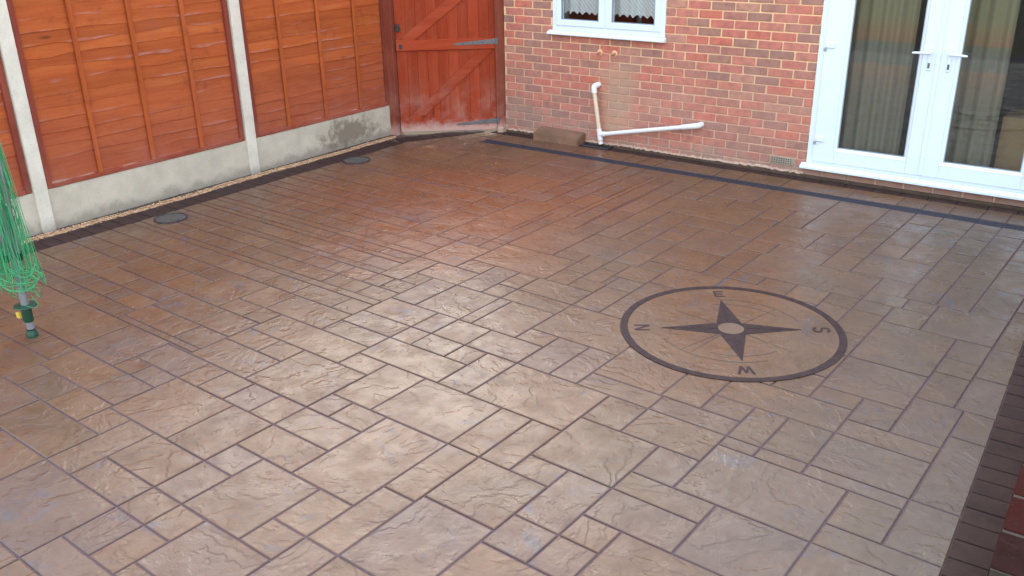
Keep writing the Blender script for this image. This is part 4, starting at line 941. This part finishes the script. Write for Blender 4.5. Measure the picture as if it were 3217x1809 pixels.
for z in (.345, 1.12, 1.9):
    for hx in (3.335, 5.03):
        MB().box((hx-.045, -.034, z-.018), (hx+.035, -.0205, z+.028), .006).build('hinge', M_['upvc'], door)
        MB().box((hx-.055, -.028, z-.046), (hx-.03, -.0205, z-.02), .003).build('hinge_cap', M_['gasket'], door)
# rooms behind the openings
rm = MB()
def room(x0, x1, z0, z1, y1, name, zf):
    t = .02; y0 = .13
    MB().box((x0, y0, z0), (x1, y1, z0+t)).build(name+'_floor', M_['roomfloor'], house)
    MB().box((x0, y1, z0), (x1, y1+t, z1)).box((x0-t, y0, z0), (x0-.0005, y1+t, z1)).box((x1+.0005, y0, z0), (x1+t, y1+t, z1)).box((x0, y0, z1+.0005), (x1, y1, z1+t)).build(name+'_lining', M_['room'], house)
room(2.6, 5.6, .1, 2.5, 4.0, 'lounge', .1)
room(.1, 2.4, .3, 2.5, 3.0, 'kitchen', .9)
def curtain(x0, x1, z0, z1, y, pitch, amp, name, mat, seed, scallop=0.0):
    r = random.Random(seed); n = int((x1-x0)/pitch*10); m = MB(); rows = 8; v = []
    ph = [r.uniform(-.6, .6) for _ in range(60)]
    for i in range(n+1):
        x = x0+(x1-x0)*i/n; u = (x-x0)/pitch
        for j in range(rows+1):
            t = j/rows; zz = z0+(z1-z0)*t
            if j == 0 and scallop: zz += scallop*abs(math.sin(PI*(x-x0)/.072))-scallop*.5
            yy = y+amp*math.sin(2*PI*u+ph[int(u) % 60]*.5)*(1-.4*t)+.01*math.sin(3.1*x+2*t)
            v.append((x, yy, zz))
    f = [(i*(rows+1)+j, (i+1)*(rows+1)+j, (i+1)*(rows+1)+j+1, i*(rows+1)+j+1) for i in range(n) for j in range(rows)]
    return m.add(v, f).build(name, mat, None, True)
tag(curtain(3.40, 3.93, .14, 2.1, .19, .105, .022, 'curtain', M_['curtain'], 3), 'banded brown and olive curtain behind the left french door pane', 'curtain')
tag(curtain(4.28, 4.62, .14, 2.1, .20, .11, .022, 'curtain', M_['curtain'], 8), 'banded brown and olive curtain behind the right french door pane', 'curtain')
for x0, x1, sd, lb in ((.66, 1.15, 2, 'white net curtain behind the left kitchen window pane'), (1.225, 1.745, 5, 'white net curtain behind the right kitchen window pane')):
    tag(curtain(x0, x1, 1.245, 2.1, .085, .12, .012, 'net_curtain', M_['net'], sd, .03), lb, 'net curtain', 'kitchen net curtains')
bx = MB().box((4.63, .35, .121), (5.05, .75, .62), .004).build('cardboard_box', M_['card'])
tag(bx, 'plain brown cardboard box behind the right french door pane', 'box')
MB().box((4.835, .347, .58), (4.845, .7505, .621)).build('lid_seam', M_['soil'], bx)

# ------------------------------------------------------------------ waste pipe, gully and block at the foot of the wall
wp = thing('waste_pipe', 'white and cream plastic waste pipes joining above the gully by the brick wall', 'waste pipe', (0, 0, 0))
R = .0205
def pipe(pts, r, name, mat, n=16): return smooth_by_angle(MB().tube(pts, r, n).build(name, mat, wp), 50)
top = Vector((1.107, -.065, .59)); foot = Vector((1.203, -.065, .035))
d = (foot-top).normalized()
pipe([top+d*.03, foot], R, 'upright_pipe', M_['pipe_c'])
def el(c, a, b, name, rr=.028):
    """elbow fitting: socket along a, bend, socket along b"""
    c, a, b = Vector(c), Vector(a).normalized(), Vector(b).normalized()
    pts = [c+a*.062, c+a*.03]
    for i in range(1, 6):
        t = i/6; pts.append(c+a*.03*(1-t)**2+b*.03*t**2)
    pts += [c+b*.03, c+b*.062]
    return pipe(pts, rr, name, M_['pipe_w'])
el(top, d, (.35, 1.0, .18), 'elbow')
pipe([top+Vector((.35, 1, .18)).normalized()*.05, top+Vector((.35, 1, .18)).normalized()*.11], R, 'pipe_stub', M_['pipe_w'])
J = foot-d*.095
end = Vector((2.222, -.055, .335)); hd = (end-J).normalized()
pipe([J, end-hd*.03], R, 'sloping_pipe', M_['pipe_w'])
el(end, -hd, (.15, 1, .05), 'elbow', .027)
pipe([end-hd*.062, end-hd*.155], .0255, 'socket', M_['pipe_w'])
pipe([end+Vector((.15, 1, .05)).normalized()*.05, end+Vector((.15, 1, .05)).normalized()*.09], R, 'pipe_stub', M_['pipe_w'])
pipe([J-d*.055, J+d*.055], .0262, 'tee', M_['pipe_w'])
pipe([J+hd*.005, J+hd*.06], .0258, 'tee_branch', M_['pipe_w'])
pipe([foot-d*.022, foot], .0245, 'end_collar', M_['pipe_w'])
gu = thing('gully', 'dark square drain gully under the white waste pipe', 'gully', (1.165, -.035, 0))
MB().box((-.155, -.10, -.05), (-.135, .045, .022), .004).box((.135, -.10, -.05), (.155, .045, .022), .004).box((-.1345, -.10, -.05), (.1345, -.082, .02), .004).box((-.1345, .03, -.05), (.1345, .045, .02), .004).build('surround', M_['black'], gu)
MB().box((-.1345, -.0815, -.045), (.1345, .0295, -.03)).build('gully_floor', M_['drain_dark'], gu)
for i in range(9):
    MB().box((-.125+i*.029, -.081, -.004), (-.111+i*.029, .0285, .008), .001).build('grate_bar', M_['black'], gu)
blk = MB()
bx0, bx1 = .445, .985
v = [(bx0, -.165, -.02), (bx1, -.165, -.02), (bx1, .0, -.02), (bx0, .0, -.02), (bx0+.004, -.160, .076), (bx1-.004, -.160, .072), (bx1-.002, -.004, .112), (bx0+.002, -.004, .118)]
bm = bmesh.new(); vs = [bm.verts.new(p) for p in v]
for q in [(0, 3, 2, 1), (4, 5, 6, 7), (0, 1, 5, 4), (1, 2, 6, 5), (2, 3, 7, 6), (3, 0, 4, 7)]: bm.faces.new([vs[i] for i in q])
bmesh.ops.bevel(bm, geom=bm.edges[:], offset=.007, segments=2, affect='EDGES')
o = blk.bm(bm).build('concrete_block', M_['block'])
smooth_by_angle(o, 50)
tag(o, 'brown stained concrete block against the wall, left of the gully', 'concrete block')

# ------------------------------------------------------------------ rotary clothes line
rc = thing('rotary_clothes_line', 'folded rotary clothes line with green cords, grey pole and green ground socket', 'clothes line', (.785, -5.56, 0))
def rtube(pts, r, name, mat, n=14): return smooth_by_angle(MB().tube(pts, r, n).build(name, mat, rc), 50)
rtube([(0, 0, .05), (0, 0, 1.75)], .0215, 'pole', M_['steel'])
rtube([(0, 0, .0), (0, 0, .022), (0, 0, .03), (0, 0, .045)], [.03, .031, .025, .024], 'foot_cap', M_['green_dk'])
co = rtube([(0, 0, .095), (0, 0, .105), (0, 0, .175), (0, 0, .185)], [.025, .027, .027, .026], 'collar', M_['green_dk'])
MB().tube([(0, 0, .185), (0, 0, .190), (0, 0, .196), (0, 0, .200)], [.045, .062, .060, .034], 18).build('collar_flange', M_['green_dk'], co)
MB().box((-.050, -.042, .118), (-.014, -.022, .152), .004).build('collar_tab', M_['yellow'], co)
rtube([(0, 0, 1.70), (0, 0, 1.79)], [.034, .03], 'top_hub', M_['green_dk'])
ar = []
for k in range(4):
    a = math.radians(20+90*k); u = Vector((math.cos(a), math.sin(a), 0))
    pts = [u*.045+Vector((0, 0, .50)), u*.06+Vector((0, 0, 1.1)), u*.075+Vector((0, 0, 1.72))]
    rtube(pts, .0095, 'arm', M_['steel'], 10); ar.append(u)
    rtube([u*.045+Vector((0, 0, .47)), u*.045+Vector((0, 0, .51))], .014, 'arm_tip', M_['green_dk'], 10)
r = random.Random(12); m = MB()
for i in range(84):
    a0 = r.uniform(0, 2*PI); a1 = a0+r.choice((-1, 1))*r.uniform(.5, 1.7)
    zt0, zt1 = r.uniform(.62, 1.72), r.uniform(.62, 1.72)
    bot = r.choice((r.gauss(.34, .05), r.uniform(.30, .9)))
    rad = r.uniform(.045, .12)*(1.0 if bot < .5 else .85); wob = r.uniform(.0, .03)
    pts = []; N = 9
    for k in range(N+1):
        t = k/N; a = a0+(a1-a0)*t; top_ = zt0+(zt1-zt0)*t
        drop = math.sin(PI*t)**.55
        z = top_*(1-drop)+bot*drop+.012*math.sin(9*t+i)
        rr = .05+(rad-.05)*drop**.7+wob*math.sin(5*t+i)*drop
        pts.append((rr*math.cos(a), rr*math.sin(a), z))
    m.tube(pts, .0014, 5, False)
for i in range(34):                                   # the tangle gathered at the bottom
    z = r.gauss(.40, .075); a0 = r.uniform(0, 6.3); rad = r.uniform(.05, .115); sp = r.uniform(1.2, 3.6); sg = r.uniform(.02, .07)
    pts = [(rad*math.cos(a0+sp*k/9)+r.uniform(-.004, .004), rad*math.sin(a0+sp*k/9), z-sg*math.sin(PI*k/9)) for k in range(10)]
    m.tube(pts, .0019, 5, False)
for a, z, L in ((.55, .385, .15), (.35, .36, .13), (.75, .41, .12), (.95, .345, .12)):           # loose ends
    u = Vector((math.cos(a), math.sin(a), 0))
    m.tube([u*.05+Vector((0, 0, z+.05)), u*.1+Vector((0, 0, z+.02)), u*L+Vector((0, 0, z))], .0026, 5)
lc = m.build('line_cord', M_['green'], rc, True)
tag(lc, kind='stuff')

# ------------------------------------------------------------------ low garden wall at the right
gw = thing('garden_wall', 'low dark red brick garden wall at the right edge of the patio', 'wall')
wa, wb = Vector((5.603, -5.06)), Vector((5.475, -.25))
WL = (wb-wa).length; wang = math.atan2(wb.y-wa.y, wb.x-wa.x)
gw.location = (wa.x, wa.y, 0); gw.rotation_euler = (0, 0, wang)
# local x runs along the wall, local -y points away from the patio
MB().box((0.004, -.212, -.08), (WL, -.004, .342)).build('mortar_core', M_['mortar_dk'], gw)
def bmesh_dk(L, Wd, H, sd):
    r = random.Random(sd); m = MB().box((-L/2, -Wd/2, -H/2), (L/2, Wd/2, H/2), .006)
    m.v = [(x+r.uniform(-.0015, .0015), y+r.uniform(-.0015, .0015), z+r.uniform(-.0015, .0015)) for x, y, z in m.v]
    return m.mesh('brick', M_['brick_dk'])
DK = [bmesh_dk(.213, .1015, .065, i) for i in range(4)]
for row, yc in enumerate((-.051, -.165)):
    for c in range(5):
        x = .1125+(0 if (c+row) % 2 == 0 else -.1125)
        while x < WL-.05:
            if x > .1:
                link('brick', DK[rb.randrange(4)], gw, (x, yc+rb.uniform(-.001, .001), .3135-c*.075+.0))
            x += .225
